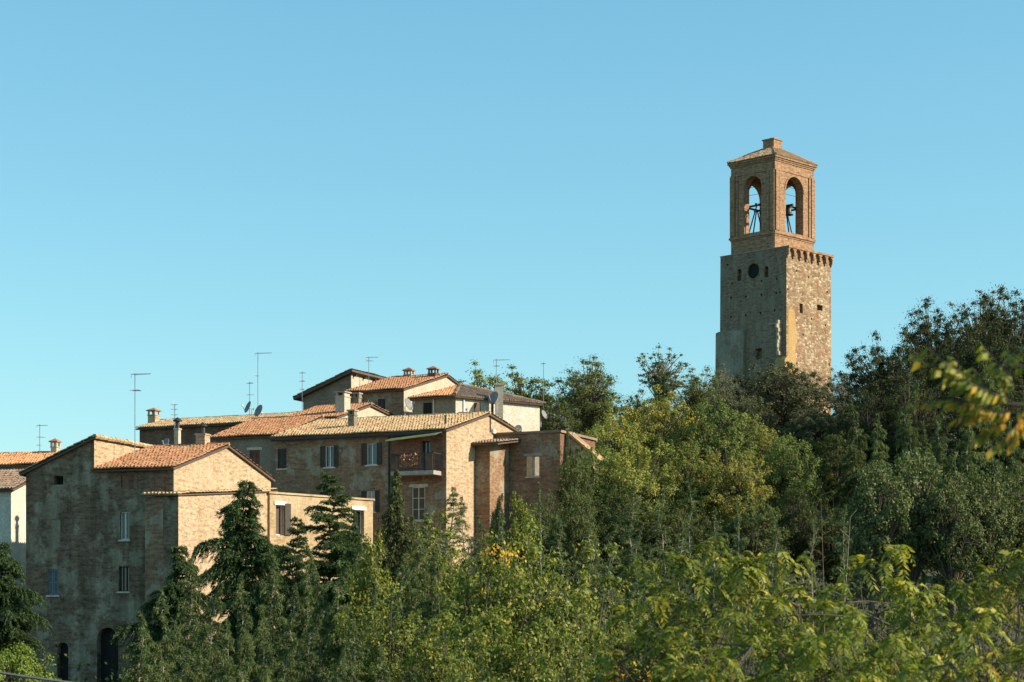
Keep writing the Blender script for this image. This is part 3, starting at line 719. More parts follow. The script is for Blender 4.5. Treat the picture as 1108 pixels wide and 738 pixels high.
# ------------------------------------------------------------------ house F: long low roof at the back
ff = Frame(335, 140, 26, 3.0)
ff.root('long_house', 'long reddish house whose low tan roof runs behind the farmhouse')
uF = ff.U(151); zF, vF = ff.Z(455), 0.0; zF = ff.Z(465, uF, 0); vFr = ff.V(174, uF); zFr = ff.Z(459.5, uF, vFr); zFr = max(zFr, zF + .7)
q = MB(); q.prism([(0, 0), (2 * vFr, 0), (2 * vFr, zF), (vFr, zFr), (0, zF)], 'u', uF, 0); q.build('wall', M['brick_red'], ff.o)
gable_roof(ff, uF, 0, 0, 2 * vFr, vFr, zF, zFr, zF, M['tile_buff'], 71)
uc = ff.U(166.5, vFr * .6); chimney(ff, uc, vFr * .6, zF, ff.Z(450, uc, vFr * .6), .62, .6, 'brick_buff', 'hat')

# ------------------------------------------------------------------ house J: small cream gable with stout chimneys
fj = Frame(365, 131, 24, 3.0)
fj.root('gabled_cottage', 'small cream gabled cottage with stout chimneys peeping over the brick house roof', 'cottage')
Wj, vrj = fj.V(424), fj.V(400); uJ = fj.U(308); zj, zjr, zj2 = fj.Z(453), fj.Z(440, 0, vrj), fj.Z(452, 0, Wj)
q = MB(); q.prism([(0, 0), (Wj, 0), (Wj, zj2), (vrj, zjr), (0, zj)], 'u', uJ, 0); q.build('wall', M['render_cream'], fj.o)
gable_roof(fj, uJ, 0, 0, Wj, vrj, zj, zjr, zj2, M['tile_orange'], 81)
uc = fj.U(371, 1.3); chimney(fj, uc, 1.3, zj - .2, fj.Z(430, uc, 1.3), .66, .8, 'render_cream', 'slab')
uc = fj.U(387, vrj + .6); chimney(fj, uc, vrj + .6, zj, fj.Z(431, uc, vrj + .6), .36, .4, 'render_grey', 'slab')

# ------------------------------------------------------------------ house G: single-slope house behind
fg = Frame(380, 150, 24, 5.0)
fg.root('single_slope_house', 'tall grey house with one long slope and dark overhanging eaves under the sky')
uG = fg.U(328); Wg = fg.V(436); zg1, zg0 = fg.Z(405), fg.Z(430, uG, 0)
q = MB(); q.prism([(uG, 0), (0, 0), (0, zg1), (uG, zg0)], 'v', 0, Wg)
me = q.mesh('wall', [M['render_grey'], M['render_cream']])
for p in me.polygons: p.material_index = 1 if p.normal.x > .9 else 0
link('wall', me, fg.o)
rm = RoofMB(); k = (zg1 - zg0) / -uG
plane_roof(rm, (uG - .6, Wg, zg0 - .6 * k + .2), (uG - .6, -.5, zg0 - .6 * k + .2), (.3, -.5, zg1 + .3 * k + .2), (.3, Wg, zg1 + .3 * k + .2), 91, th=.18)
rm.build('roof', [M['wood_eave'], M['tile_buff']], fg.o)
for i in range(6):
    q = MB(); q.box(.002, .28, .3 + i * (Wg - .8) / 5, .42 + i * (Wg - .8) / 5, zg1 - .14, zg1 - .02)
    q.build('rafter_end', M['brown_wood'], fg.o)

# ------------------------------------------------------------------ house H
fh = Frame(437, 140, 24, 4.0)
fh.root('double_chimney_house', 'house with weathered orange roof and paired hatted chimneys on its ridge')
uH = fh.U(377); Wh, vrh = fh.V(524), fh.V(483); zh, zhr = fh.Z(422.5), fh.Z(408, 0, vrh)
FH = Face(fh, 'front', 0); m = MB(); m.prism([(0, 0), (Wh, 0), (Wh, zh + .3), (vrh, zhr), (0, zh)], 'u', uH, 0); cut, later = MB(), []
later.append(window(FH, FH.rect(409, 417, 431.5, 446), cut, shutters='dark_shutter', closed=True))
later.append(window(FH, FH.rect(394, 402, 432, 440), cut, panes=2))
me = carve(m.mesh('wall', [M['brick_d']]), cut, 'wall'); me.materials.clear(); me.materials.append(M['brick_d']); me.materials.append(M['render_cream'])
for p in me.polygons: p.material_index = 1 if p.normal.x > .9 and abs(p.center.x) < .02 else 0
link('wall', me, fh.o)
for f_ in later: f_(fh.o)
gable_roof(fh, uH, 0, 0, Wh, vrh, zh, zhr, zh + .3, M['tile_orange'], 101)
uc = fh.U(442.5, vrh); chimney(fh, uc, vrh, zhr - .4, fh.Z(406.5, uc, vrh) , .58, .5, 'brick_buff', 'hat')
uc = fh.U(469, vrh - 1.0); chimney(fh, uc, vrh - 1.0, zhr - .8, fh.Z(405, uc, vrh - 1.0), .58, .5, 'brick_red', 'hat')

# ------------------------------------------------------------------ house I: hipped house with long pale side
pA, pB, pC = at(446, 430, 137.6), at(493, 430, 136), at(584, 438, 140.6)
zI = pB.z; base = 4.0
I0 = empty('hipped_house', (pB.x, pB.y, base), 0, 'pale plastered house under a hipped roof, half old brown tiles and half orange', 'house')
loc = lambda p, z=None: Vector((p.x - pB.x, p.y - pB.y, (p.z if z is None else z) - base))
pD = Vector((pC.x - 4.5, pC.y + 6.5, zI)); pE = Vector((pA.x + 2.0, pA.y + 5.5, zI))
foot = [(loc(p).x, loc(p).y) for p in (pA, pB, pC, pD, pE)]
q = MB(); q.prism(foot, 'z', 0, zI - base)
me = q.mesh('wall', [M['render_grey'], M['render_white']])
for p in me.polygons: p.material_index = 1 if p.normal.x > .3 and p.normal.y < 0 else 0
link('wall', me, I0)
apex = loc(at(498, 417, 140)); rm = RoofMB()
cen = sum((loc(p, zI) for p in (pA, pB, pC, pD, pE)), Vector()) / 5
ev = []
for p in (pA, pB, pC, pD, pE):
    l = loc(p, zI); d_ = (l - cen); d_.z = 0; ev.append(l + d_.normalized() * .42 + Vector((0, 0, .08)))
plane_roof(rm, ev[0], ev[1], apex, apex, 111, tm=2)
plane_roof(rm, ev[1], ev[2], apex, apex, 112, tm=1)
plane_roof(rm, ev[2], ev[3], apex, apex, 113, tm=1)
plane_roof(rm, ev[3], ev[4], apex, apex, 114, tm=1)
plane_roof(rm, ev[4], ev[0], apex, apex, 115, tm=2)
ridge_tiles(rm, ev[1] + Vector((0, 0, .06)), apex + Vector((0, 0, .04)), 1); ridge_tiles(rm, ev[2] + Vector((0, 0, .06)), apex + Vector((0, 0, .04)), 1)
rm.build('roof', [M['wood_eave'], M['tile_old'], M['tile_bright']], I0)
def quad_panel(name, mat, a, b, px0, px1, py0, py1, parent, th=.06):
    """a flat panel on the upright wall that runs from a to b (world points)"""
    d_ = (b - a); d_.z = 0; d_.normalize(); nrm = Vector((d_.y, -d_.x, 0))
    def hit(px):
        t = (px - CX) / F; s_ = (t * a.y - a.x) / (d_.x - t * d_.y); return a + d_ * s_
    h0, h1 = hit(px0), hit(px1); Ym = (h0.y + h1.y) / 2
    z0, z1 = (HY - py1) / F * Ym, (HY - py0) / F * Ym
    vs = []
    for o_ in (.004, th):
        for h, z in ((h0, z0), (h1, z0), (h1, z1), (h0, z1)): w_ = h + nrm * o_; vs.append(loc(Vector((w_.x, w_.y, z))))
    q = MB(); q.add(vs, [(0, 1, 2, 3), (7, 6, 5, 4), (0, 4, 5, 1), (1, 5, 6, 2), (2, 6, 7, 3), (3, 7, 4, 0)])
    return q.build(name, M[mat], parent)
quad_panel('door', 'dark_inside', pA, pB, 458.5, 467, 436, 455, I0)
quad_panel('shutter', 'brown_wood', pB, pC, 513, 519.5, 436, 452, I0)
quad_panel('drainpipe', 'white_paint', pB, pC, 501, 502.2, 431, 456, I0, .08)
quad_panel('drainpipe', 'pale_stone', pA, pB, 469, 470.3, 427, 456, I0, .08)
# tall flue standing against the pale wall
pf = at(540, 440, 137.3)
q = MB(); l = loc(pf)
q.box(l.x - .27, l.x + .27, l.y - .3, l.y + .3, 0, (HY - 417) / F * 137.3 - base)
q.box(l.x - .33, l.x + .33, l.y - .36, l.y + .36, (HY - 417) / F * 137.3 - base + .002, (HY - 415.5) / F * 137.3 - base)
q.build('chimney', M['render_cream'], I0)
q = MB(); q.tube([(l.x - .45, l.y - .1, 0), (l.x - .45, l.y - .1, (HY - 437) / F * 137.3 - base), (l.x - .3, l.y - .1, (HY - 430) / F * 137.3 - base)], .09, 8); q.build('flue_pipe', M['dark_metal'], I0)

# ------------------------------------------------------------------ houses A: white house and red roof at the picture's edge
fa = Frame(12, 112, 18, -3.2)
fa.root('white_house', 'white plastered house with a crumbling tiled lean-to, cut by the picture edge')
zA1 = fa.Z(530); uA0 = -9.0; WA = 7.0; zA2 = fa.Z(511, 0, 3.4)
q = MB(); q.prism([(0, 0), (WA, 0), (WA, zA2), (3.4, zA2), (0, zA1)], 'u', uA0, 0); q.build('wall', M['render_white'], fa.o)
rm = RoofMB(); k = (zA2 - zA1) / 3.4
plane_roof(rm, (uA0, -.3, zA1 - .3 * k + .13), (.3, -.3, zA1 - .3 * k + .13), (.3, 3.4, zA2 + .13), (uA0, 3.4, zA2 + .13), 121)
rm.build('roof', [M['wood_eave'], M['tile_old']], fa.o)
fa2 = Frame(53, 124, 18, -1.0)
fa2.root('red_roofed_house', 'house with a bright orange tiled roof rising behind the white house')
uX = fa2.U(-30); z1_, vr_ = fa2.Z(503.5), fa2.V(60) ; vr_ = 3.2; zr_ = fa2.Z(492, 0, vr_)
q = MB(); q.prism([(0, 0), (2 * vr_, 0), (2 * vr_, z1_), (vr_, zr_), (0, z1_)], 'u', uX, 0); q.build('wall', M['render_grey'], fa2.o)
gable_roof(fa2, uX, 0, 0, 2 * vr_, vr_, z1_, zr_, z1_, M['tile_bright'], 131)
uc = fa2.U(60, vr_); chimney(fa2, uc, vr_, 0, fa2.Z(484.5, uc, vr_), .4, .45, 'render_cream', 'hat')

# ------------------------------------------------------------------ bell tower
ft = Frame(851, 185, 44, 18.5)
ft.root('bell_tower', 'old square stone bell tower with arched brick belfry standing on the hill', 'bell tower')
uT, vT = ft.U(779.5), ft.V(899); zT = ft.Z(266.5)
FT = Face(ft, 'front', 0); GT = Face(ft, 'right', 0)
m = MB()
bt = .08   # batter
m.add([(uT - bt, -bt * .6, 0), (bt * .4, -bt * .6, 0), (bt * .4, vT + bt, 0), (uT - bt, vT + bt, 0), (uT, 0, zT), (0, 0, zT), (0, vT, zT), (uT, vT, zT)],
      [(0, 3, 2, 1), (4, 5, 6, 7), (0, 1, 5, 4), (1, 2, 6, 5), (2, 3, 7, 6), (3, 0, 4, 7)])
cut = MB()
rc = FT.rect(808.5, 822, 285.5, 301); rad = (rc[1] - rc[0]) / 2; cc = ((rc[0] + rc[1]) / 2, (rc[2] + rc[3]) / 2)
rad = (rc[1] - rc[0] + rc[3] - rc[2]) / 4
cut.prism([(cc[0] + rad * math.cos(2 * math.pi * i / 24), cc[1] + rad * math.sin(2 * math.pi * i / 24)) for i in range(24)], 'v', -.3, .45)
for (x0, x1, y0, y1) in ((797.5, 802.5, 291, 304), (827, 831.5, 288, 300)):
    r_ = FT.rect(x0, x1, y0, y1); FT.arch(cut, r_[0], r_[1], r_[2], r_[3], -.5, .4)
r_ = FT.rect(817, 824.5, 377, 389); FT.box(cut, r_[0], r_[1], -.5, .5, r_[2], r_[3])
for (px, py) in ((792, 307), (824, 304), (840, 302), (791, 322), (807, 321), (824, 319), (840, 317), (791, 343), (807, 341), (823, 339), (838, 336), (787, 287), (844, 316)):
    r_ = FT.rect(px - .9, px + .9, py - 1.2, py + 1.2); FT.box(cut, r_[0], r_[1], -.3, .5, r_[2], r_[3])
for (x0, x1, y0, y1) in ((865, 868.5, 328.5, 339), (884, 890, 330, 336)):
    r_ = GT.rect(x0, x1, y0, y1); GT.box(cut, r_[0], r_[1], -.5, .5, r_[2], r_[3])
for (px, py) in ((862, 293), (862, 393), (895, 316), (897, 394), (878, 345), (852.5, 313), (875, 300), (893, 352), (869, 362)):
    r_ = GT.rect(px - .7, px + .7, py - 1.1, py + 1.1); GT.box(cut, r_[0], r_[1], -.3, .5, r_[2], r_[3])
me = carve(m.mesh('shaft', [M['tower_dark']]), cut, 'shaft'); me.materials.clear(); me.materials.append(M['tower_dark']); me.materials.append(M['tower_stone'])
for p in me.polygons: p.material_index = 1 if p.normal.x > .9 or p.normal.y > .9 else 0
link('shaft', me, ft.o)
q = MB(); q.prism([(cc[0] + (rad - .01) * math.cos(2 * math.pi * i / 24), cc[1] + (rad - .01) * math.sin(2 * math.pi * i / 24)) for i in range(24)], 'v', .16, .26)
clk = q.build('clock', M['dark_inside'], ft.o)
q = MB()
for i in range(24):
    a, b = 2 * math.pi * i / 24, 2 * math.pi * (i + 1) / 24
    pr = [(cc[0] + r_ * math.cos(t), cc[1] + r_ * math.sin(t)) for r_, t in ((rad + .002, a), (rad + .002, b), (rad + .12, b), (rad + .12, a))]
    q.prism(pr, 'v', -.04, .02)
q.build('clock_surround', M['tower_dark'], clk)
# corbel table on the sunny side
q = MB(); nC = 7; zc_a, zc_b = zT - 1.0, zT - .12
for i in range(nC + 1):
    a = vT * i / nC; q.box(.0, .26, max(0.0, a - .13), min(vT, a + .13), zc_a + .25, zc_b); q.box(0, .14, max(0.0, a - .10), min(vT, a + .10), zc_a, zc_a + .247)
for i in range(nC):
    a0_, a1_ = vT * i / nC + .132, vT * (i + 1) / nC - .132; c_ = (a0_ + a1_) / 2; rr = (a1_ - a0_) / 2; zb = zc_b - rr
    for s_ in range(8):
        t0, t1 = math.pi * s_ / 8, math.pi * (s_ + 1) / 8
        q.prism([(c_ + rr * math.cos(t0), zb + rr * .95 * math.sin(t0)), (c_ + rr * math.cos(t0), zc_b), (c_ + rr * math.cos(t1), zc_b), (c_ + rr * math.cos(t1), zb + rr * .95 * math.sin(t1))], 'u', 0.0, .25)
q.box(-.02, .32, -.04, vT + .04, zT - .118, zT + .06); q.build('corbel_table', M['tower_brick'], ft.o)
q = MB(); q.box(uT - .05, -.022, -.05, vT + .04, zT + .002, zT + .06); q.build('parapet_top', M['grey_stone'], ft.o)
# ochre plaster strip near the corner, buttress and the sunlit jamb on the shaded face
r_ = GT.rect(852.5, 861, 336, 405); q = MB()
hh = r_[3] - r_[2]; rg_ = random.Random(4)
q.prism([(r_[0], r_[2]), (r_[1] + .25, r_[2])] + [(r_[1] - .1 + rg_.uniform(-.2, .2) + .3 * (1 - k_ / 13), r_[2] + hh * k_ / 13) for k_ in range(1, 14)] + [(r_[0] + .3, r_[3] + .3), (r_[0], r_[3] - .1)], 'u', .0, .035); tag(q.build('plaster_strip', M['ochre_plaster'], ft.o), 'smooth ochre plaster strip beside the corner')
r_ = FT.rect(777, 807, 357, 470); q = MB()
q.prism([(0.1, 0), (-.5, 0), (-.36, r_[3] - .2), (0.1, r_[3])], 'u', r_[0] - .0, r_[1]); q.build('buttress', M['buttress_plaster'], ft.o)
r_ = FT.rect(841.5, 846, 347, 385); q = MB()
rg_ = random.Random(8); n_ = 9
for k_ in range(n_):
    z0_, z1_ = r_[2] + (r_[3] - r_[2]) * k_ / n_, r_[2] + (r_[3] - r_[2]) * (k_ + 1) / n_
    FT.box(q, r_[1] - .22 + rg_.uniform(-.04, .04), r_[1] + rg_.uniform(-.05, .05), .0, .62 + rg_.uniform(-.12, .12), z0_, z1_ - .003)
FT.box(q, r_[0] - .9, r_[1] - .28, .0, .12, r_[3] - .3, r_[3] - .1); q.build('wall_stub', M['stub_stone'], ft.o)
r_ = FT.rect(842, 851, 384, 470); q = MB(); q.prism([(0.1, 0), (-.5, 0), (-.44, r_[3] - .5), (0.1, r_[3])], 'u', r_[0], .14); q.build('buttress', M['ochre_plaster'], ft.o)

# belfry
vb0 = .4; ub1 = ft.U(838.5, vb0); ub0 = ft.U(791, vb0); vb1 = ft.V(880.5, ub1)
zb0 = zT + .062; zb1 = ft.Z(168, ub1, vb0)
FB1 = Face(ft, 'front', vb0); GB1 = Face(ft, 'right', ub1)
m = MB(); m.box(ub0, ub1, vb0, vb1, zb0, zb1); cut = MB()
ra = FB1.rect(808.5, 827, 190, 247); rg = GB1.rect(847.5, 866.5, 188, 246)
zs = max(ra[2], rg[2]); zs = FB1.z(247.5, ub1)
wA = ra[1] - ra[0]; cA = (ub0 + ub1) / 2; wG = rg[1] - rg[0]; cG = (vb0 + vb1) / 2
FB1.arch(cut, cA - wA / 2, cA + wA / 2, zs, ra[3], -20, 2, seg=14)
cut2 = MB(); GB1.arch(cut2, cG - wG / 2, cG + wG / 2, zs, ra[3], -20, 2, seg=14)
cut3 = MB(); cut3.box(ub0 + .75, ub1 - .75, vb0 + .75, vb1 - .75, zs, zb1 - .4)
me = carve(m.mesh('belfry', [M['tower_brick']]), cut, 'belfry'); me = carve(me, cut2, 'belfry'); me = carve(me, cut3, 'belfry')
if not me.materials: me.materials.append(M['tower_brick'])
bel = link('belfry', me, ft.o)
q = MB()
def ring(q, o, z0, z1, i=0.0):
    q.box(ub0 - o, ub1 + o, vb0 - o, vb0 - i, z0, z1); q.box(ub0 - o, ub1 + o, vb1 + i, vb1 + o, z0, z1)
    q.box(ub0 - o, ub0 - i, vb0 - i, vb1 + i, z0, z1); q.box(ub1 + i, ub1 + o, vb0 - i, vb1 + i, z0, z1)
for o, z0, z1 in ((.06, zs - .55, zs - .4), (.16, zs - .398, zs - .22), (.08, zs - .218, zs - .1)): ring(q, o, z0, z1)
q.build('sill_course', M['tower_brick'], bel)
q = MB()
for o, z0, z1 in ((.05, zb1 - 1.25, zb1 - 1.12), (.07, zb1 - .45, zb1 - .3), (.15, zb1 - .298, zb1 - .15), (.25, zb1 - .148, zb1 - .01)): ring(q, o, z0, z1)
q.build('cornice', M['tower_brick'], bel)
pz0, pz1 = zs - .098, zb1 - 1.252
for (k0, k1, o) in ((0, .5, .15), (.60, .84, .10)):
    for sgn in (0, 1):
        a, b = (ub0 + k0, ub0 + k1) if not sgn else (ub1 - k1, ub1 - k0)
        c, d_ = (vb0 + k0, vb0 + k1) if not sgn else (vb1 - k1, vb1 - k0)
        for bx in ((a, b, vb0 - o, vb0 - .002), (a, b, vb1 + .002, vb1 + o), (ub0 - o, ub0 - .002, c, d_), (ub1 + .002, ub1 + o, c, d_)):
            q = MB(); q.box(*bx, pz0, pz1); q.build('pilaster', M['tower_brick'], bel)
# arch mouldings
for fc_, c_, w_ in ((FB1, cA, wA), (GB1, cG, wG)):
    zc_ = ra[3] - w_ / 2; q = MB()
    for s_ in range(14):
        t0, t1 = math.pi * s_ / 14, math.pi * (s_ + 1) / 14
        pr = [(c_ + r_ * math.cos(t), zc_ + r_ * math.sin(t)) for r_, t in ((w_ / 2 + .01, t0), (w_ / 2 + .2, t0), (w_ / 2 + .2, t1), (w_ / 2 + .01, t1))]
        if fc_.kind == 'front': q.prism(pr, 'v', vb0 - .05, vb0 - .002)
        else: q.prism(pr, 'u', ub1 + .002, ub1 + .05)
    q.build('arch_moulding', M['tower_brick'], bel)
rm = RoofMB(); o = .24; ze_ = zb1 + .02; ap = Vector(((ub0 + ub1) / 2, (vb0 + vb1) / 2, zb1 + 1.75)); 
cs = [Vector((ub0 - o, vb0 - o, ze_)), Vector((ub1 + o, vb0 - o, ze_)), Vector((ub1 + o, vb1 + o, ze_)), Vector((ub0 - o, vb1 + o, ze_))]
for i in range(4): plane_roof(rm, cs[i], cs[(i + 1) % 4], ap, ap, 140 + i, th=.09)
for c_ in cs: ridge_tiles(rm, c_ + Vector((0, 0, .06)), ap + Vector((0, 0, .05)), 1)
rm.build('roof', [M['wood_eave'], M['tile_tower']], ft.o)
q = MB(); zq = ft.Z(151.5, ap.x, ap.y)
q.box(ap.x - .62, ap.x + .62, ap.y - .62, ap.y + .62, zb1 + .6, zq - .12); q.box(ap.x - .7, ap.x + .7, ap.y - .7, ap.y + .7, zq - .118, zq)
q.tube([(ap.x - .1, ap.y, zq), (ap.x - .1, ap.y, zq + .18)], [.3, .2], 8); q.build('roof_block', M['tower_brick'], ft.o)
# bell frame inside
q = MB(); zB = FB1.z(220, cA)
for y in (vb0 + 1.0, cG, vb1 - 1.0): q.box(ub0 + .4, ub1 - .4, y - .06, y + .06, zB - .08, zB + .08)
for x in (ub0 + .9, cA, ub1 - .9): q.box(x - .06, x + .06, vb0 + .4, vb1 - .4, zB - .082, zB + .078)
for y in (vb0 + 1.0, vb1 - 1.0):
    q.tube([(cA - 1.3, y, zs), (cA - .3, y, zB)], .06, 6); q.tube([(cA + .5, y, zs), (cA + .1, y, zB)], .06, 6)
for x in (ub0 + .9, ub1 - .9):
    q.tube([(x, cG - .2, zB), (x, cG + .9, zs)], .06, 6); q.tube([(x, cG - .9, zs), (x, cG - .3, zB)], .06, 6)
for zz in (zB + .9, zB + 1.6): q.tube([(ub0 + .3, vb0 + .5, zz), (ub1 - .3, vb0 + .5, zz)], .018, 4); q.tube([(ub1 - .5, vb0 + .3, zz), (ub1 - .5, vb1 - .3, zz)], .018, 4)
q.build('bell_frame', M['dark_metal'], bel)
def bell(u, v, z, s, label):
    b = empty('bell', ft.W(u, v, z), -ft.a, label, 'bell', 'bells in the belfry')
    q = MB(); q.lathe([(.02, 0), (.14, -.02), (.2, -.1), (.23, -.35), (.3, -.55), (.4, -.68), (.36, -.68), (.2, -.35), (.02, -.1)], (0, 0, 0), 18)
    q.v = [(x * s, y * s, zz * s) for x, y, zz in q.v]; q.build('bell_body', M['bronze'], b, smooth=True)
    q = MB(); q.box(-.45 * s, .45 * s, -.08, .08, .0, .2); q.build('yoke', M['dark_metal'], b)
    q = MB(); q.tube([(0, 0, -.1), (0, 0, -.7 * s)], .03, 6); q.build('clapper', M['dark_metal'], b)
bell(ub1 - .75, cG + .1, zB - .1, 1.15, 'dark bronze bell hanging in the sunlit arch of the tower')
bell(cA + .55, vb0 + .9, zB - .1, 1.1, 'dark bronze bell hanging in the shaded arch of the tower')

# ------------------------------------------------------------------ aerials, dishes, cable, flower boxes
def aerial(px, ytop, ybase, Y, label, booms, sag=0):
    b = at(px, ybase, Y); h = (ybase - ytop) / F * Y
    o = empty('tv_aerial', b, 0, label, 'tv aerial', 'tv aerials on the roofs')
    q = MB(); q.tube([(0, 0, -.6), (0, 0, h)], .022, 5); q.build('mast', M['metal'], o)
    for (dy, l, n, half, ang) in booms:
        q = MB(); z = h - dy; d = Vector((math.cos(ang), math.sin(ang), 0)); e = Vector((-d.y, d.x, 0))
        q.tube([Vector((0, 0, z)) - d * .2, Vector((0, 0, z)) + d * l], .014, 4)
        for i in range(n):
            c = Vector((0, 0, z)) + d * (l * (i + .3) / n - .1); hh = half * (1 - .35 * i / n)
            q.tube([c - e * hh, c + e * hh], .009, 4)
        q.tube([Vector((0, 0, z - .18)) - d * .2, Vector((0, 0, z + .2)) - d * .2], .009, 4)
        q.build('antenna_array', M['metal'], o)
aerial(146, 404, 492, 103, 'tall roof aerial with two tiers of rods above the tan farmhouse roof', [(.05, .9, 8, .3, -.3), (.85, .4, 4, .32, .9)])
aerial(279, 381, 449, 138, 'tallest thin aerial with one long boom above the long tan roof', [(.08, 1.0, 9, .3, -.2), (1.6, .1, 1, .2, .2)])
aerial(270, 413, 444, 141, 'short aerial between two satellite dishes on the long tan roof', [(.1, .3, 4, .35, .7), (.9, .3, 3, .25, .2)])
aerial(327, 402, 436, 149.5, 'slim aerial at the low eave of the single slope house', [(.1, .3, 3, .5, .3), (.7, .25, 5, .25, .9), (1.3, .2, 2, .25, .9)])
aerial(399, 386, 424, 151, 'aerial with a stubby boom above the single slope roof ridge', [(.05, .75, 5, .3, -.25), (.3, .4, 3, .25, .5)])
aerial(537, 388, 418, 139, 'aerial with a long boom beside the tall pale flue', [(.1, .95, 8, .3, -.2), (.5, .3, 3, .3, .6)])
aerial(588, 392, 432, 143, 'small aerial at the end of the old brown hipped roof', [(.1, .2, 3, .25, .5)])
aerial(43, 459, 492, 127, 'aerial with stacked rods on the orange roofed house', [(.08, .5, 5, .25, -.1), (.8, .35, 3, .35, .3), (1.3, .1, 2, .4, .2)])
aerial(189, 437, 466, 112, 'short ladder shaped aerial by the hatted chimney', [(.05, .15, 2, .2, 1.4), (.3, .15, 2, .2, 1.4), (.6, .15, 2, .2, 1.4)])

def dish(px, py, Y, r, az, label):
    c = at(px, py, Y); o = empty('satellite_dish', c, R(az), label, 'satellite dish', 'satellite dishes on the houses')
    prof = [(r * i / 6, .28 * r * (i / 6) ** 2) for i in range(7)] + [(r, .28 * r - .02)] + [(r * i / 6, .28 * r * (i / 6) ** 2 - .025) for i in range(6, -1, -1)]
    q = MB(); q.lathe(prof, (0, 0, 0), 22)
    Mx = Matrix.Rotation(R(68), 4, 'X'); q.v = [tuple(Mx @ Vector(v_)) for v_ in q.v]; q.build('reflector', M['dish_grey'], o, smooth=True)
    q = MB(); q.tube([tuple(Mx @ Vector((0, -r * .9, .25 * r))), tuple(Mx @ Vector((0, -r * .2, r * 1.15)))], .02, 5)
    q.tube([tuple(Mx @ Vector((0, -r * .25, r * 1.05))), tuple(Mx @ Vector((0, -r * .1, r * 1.25)))], .05, 8)
    q.tube([(0, .03, 0), (0, .2, -.1), (0, .2, -r - .5)], .03, 6); q.build('bracket', M['metal'], o)
dish(269.5, 441, 137, .42, -62, 'grey satellite dish seen edge-on beside the tallest thin aerial')
dish(281, 445, 134, .42, -50, 'grey satellite dish next to a small vent on the tan roof')
dish(441, 438, 135.3, .44, 62, 'large pale satellite dish beside the bright orange hipped roof')
dish(535, 431, 136.6, .45, -45, 'grey satellite dish fixed beside the tall pale flue')
dish(588, 449, 139, .32, 60, 'pale satellite dish at the far end of the plastered house')
dish(180, 479, 110, .24, -40, 'small pale dish low behind the farmhouse roof')

fl = empty('flower_box', fd.W((rbal[0] + rbal[1]) / 2, -1.07, zr0 + .2 + 0), -fd.a, 'orange flowers in a long box hanging on the balcony railing', 'flower box')
q = MB(); q.box(-.62, .42, -.14, -.0, .35, .52); q.build('trough', M['brown_wood'], fl)
q = MB(); rr = random.Random(3)
for i in range(150):
    x, y, z = rr.uniform(-.62, .42), rr.uniform(-.25, .03), .5 + rr.uniform(-.45, .25); s = .05
    d1, d2 = Vector((rr.gauss(0, 1), rr.gauss(0, 1), rr.gauss(0, 1))).normalized() * s, Vector((rr.gauss(0, 1), rr.gauss(0, 1), rr.gauss(0, 1))).normalized() * s
    c = Vector((x, y, z)); q.add([c - d1, c + d2, c + d1, c - d2], [(0, 1, 2, 3)])
q.build('flowers', M['flower'], fl, fix=False)

ca = [at(-60, 712, 38)]
cb = empty('overhead_cable', at(60, 727, 38), 0, 'thin grey overhead cable sagging across the bright bush', 'cable')
q = MB(); pts = []
for i in range(25):
    t = i / 24; p = at(-140 + 420 * t, 704 + 52 * t + 12 * (4 * t * (1 - t)) - 4, 38); pts.append(p - cb.location)
q.tube(pts, .028, 6); q.build('cable', M['cable'], cb)

# ------------------------------------------------------------------ vegetation
def leaf_mesh(name, C, D, Nn, L, Wd, mat):
    """diamond leaves: centres C, leaf direction D, normal Nn, length L, width Wd (arrays)"""
    D = D / np.maximum(np.linalg.norm(D, axis=1, keepdims=True), 1e-6)
    S = np.cross(D, Nn); S /= np.maximum(np.linalg.norm(S, axis=1, keepdims=True), 1e-6)
    L = L[:, None]; Wd = Wd[:, None]; n = len(C)
    V = np.empty((n, 4, 3), np.float32)
    V[:, 0] = C - D * L * .5; V[:, 1] = C + S * Wd * .5 - D * L * .05; V[:, 2] = C + D * L * .5; V[:, 3] = C - S * Wd * .5 - D * L * .05
    me = bpy.data.meshes.new(name)
    me.vertices.add(n * 4); me.vertices.foreach_set('co', V.ravel())
    me.loops.add(n * 4); me.loops.foreach_set('vertex_index', np.arange(n * 4, dtype=np.int32))
    me.polygons.add(n); me.polygons.foreach_set('loop_start', np.arange(0, n * 4, 4, dtype=np.int32))
    me.materials.append(M[mat]); me.update(calc_edges=True)
    return me

def unit(a): return a / np.maximum(np.linalg.norm(a, axis=-1, keepdims=True), 1e-6)

def extent(C):
    return float(np.percentile(C[:, 2], 99.6)), float(np.percentile(np.hypot(C[:, 0], C[:, 1]), 96))

def bez(p0, p1, p2, n=5):
    return [p0 * (1 - t) ** 2 + p1 * 2 * t * (1 - t) + p2 * t * t for t in [i / (n - 1) for i in range(n)]]

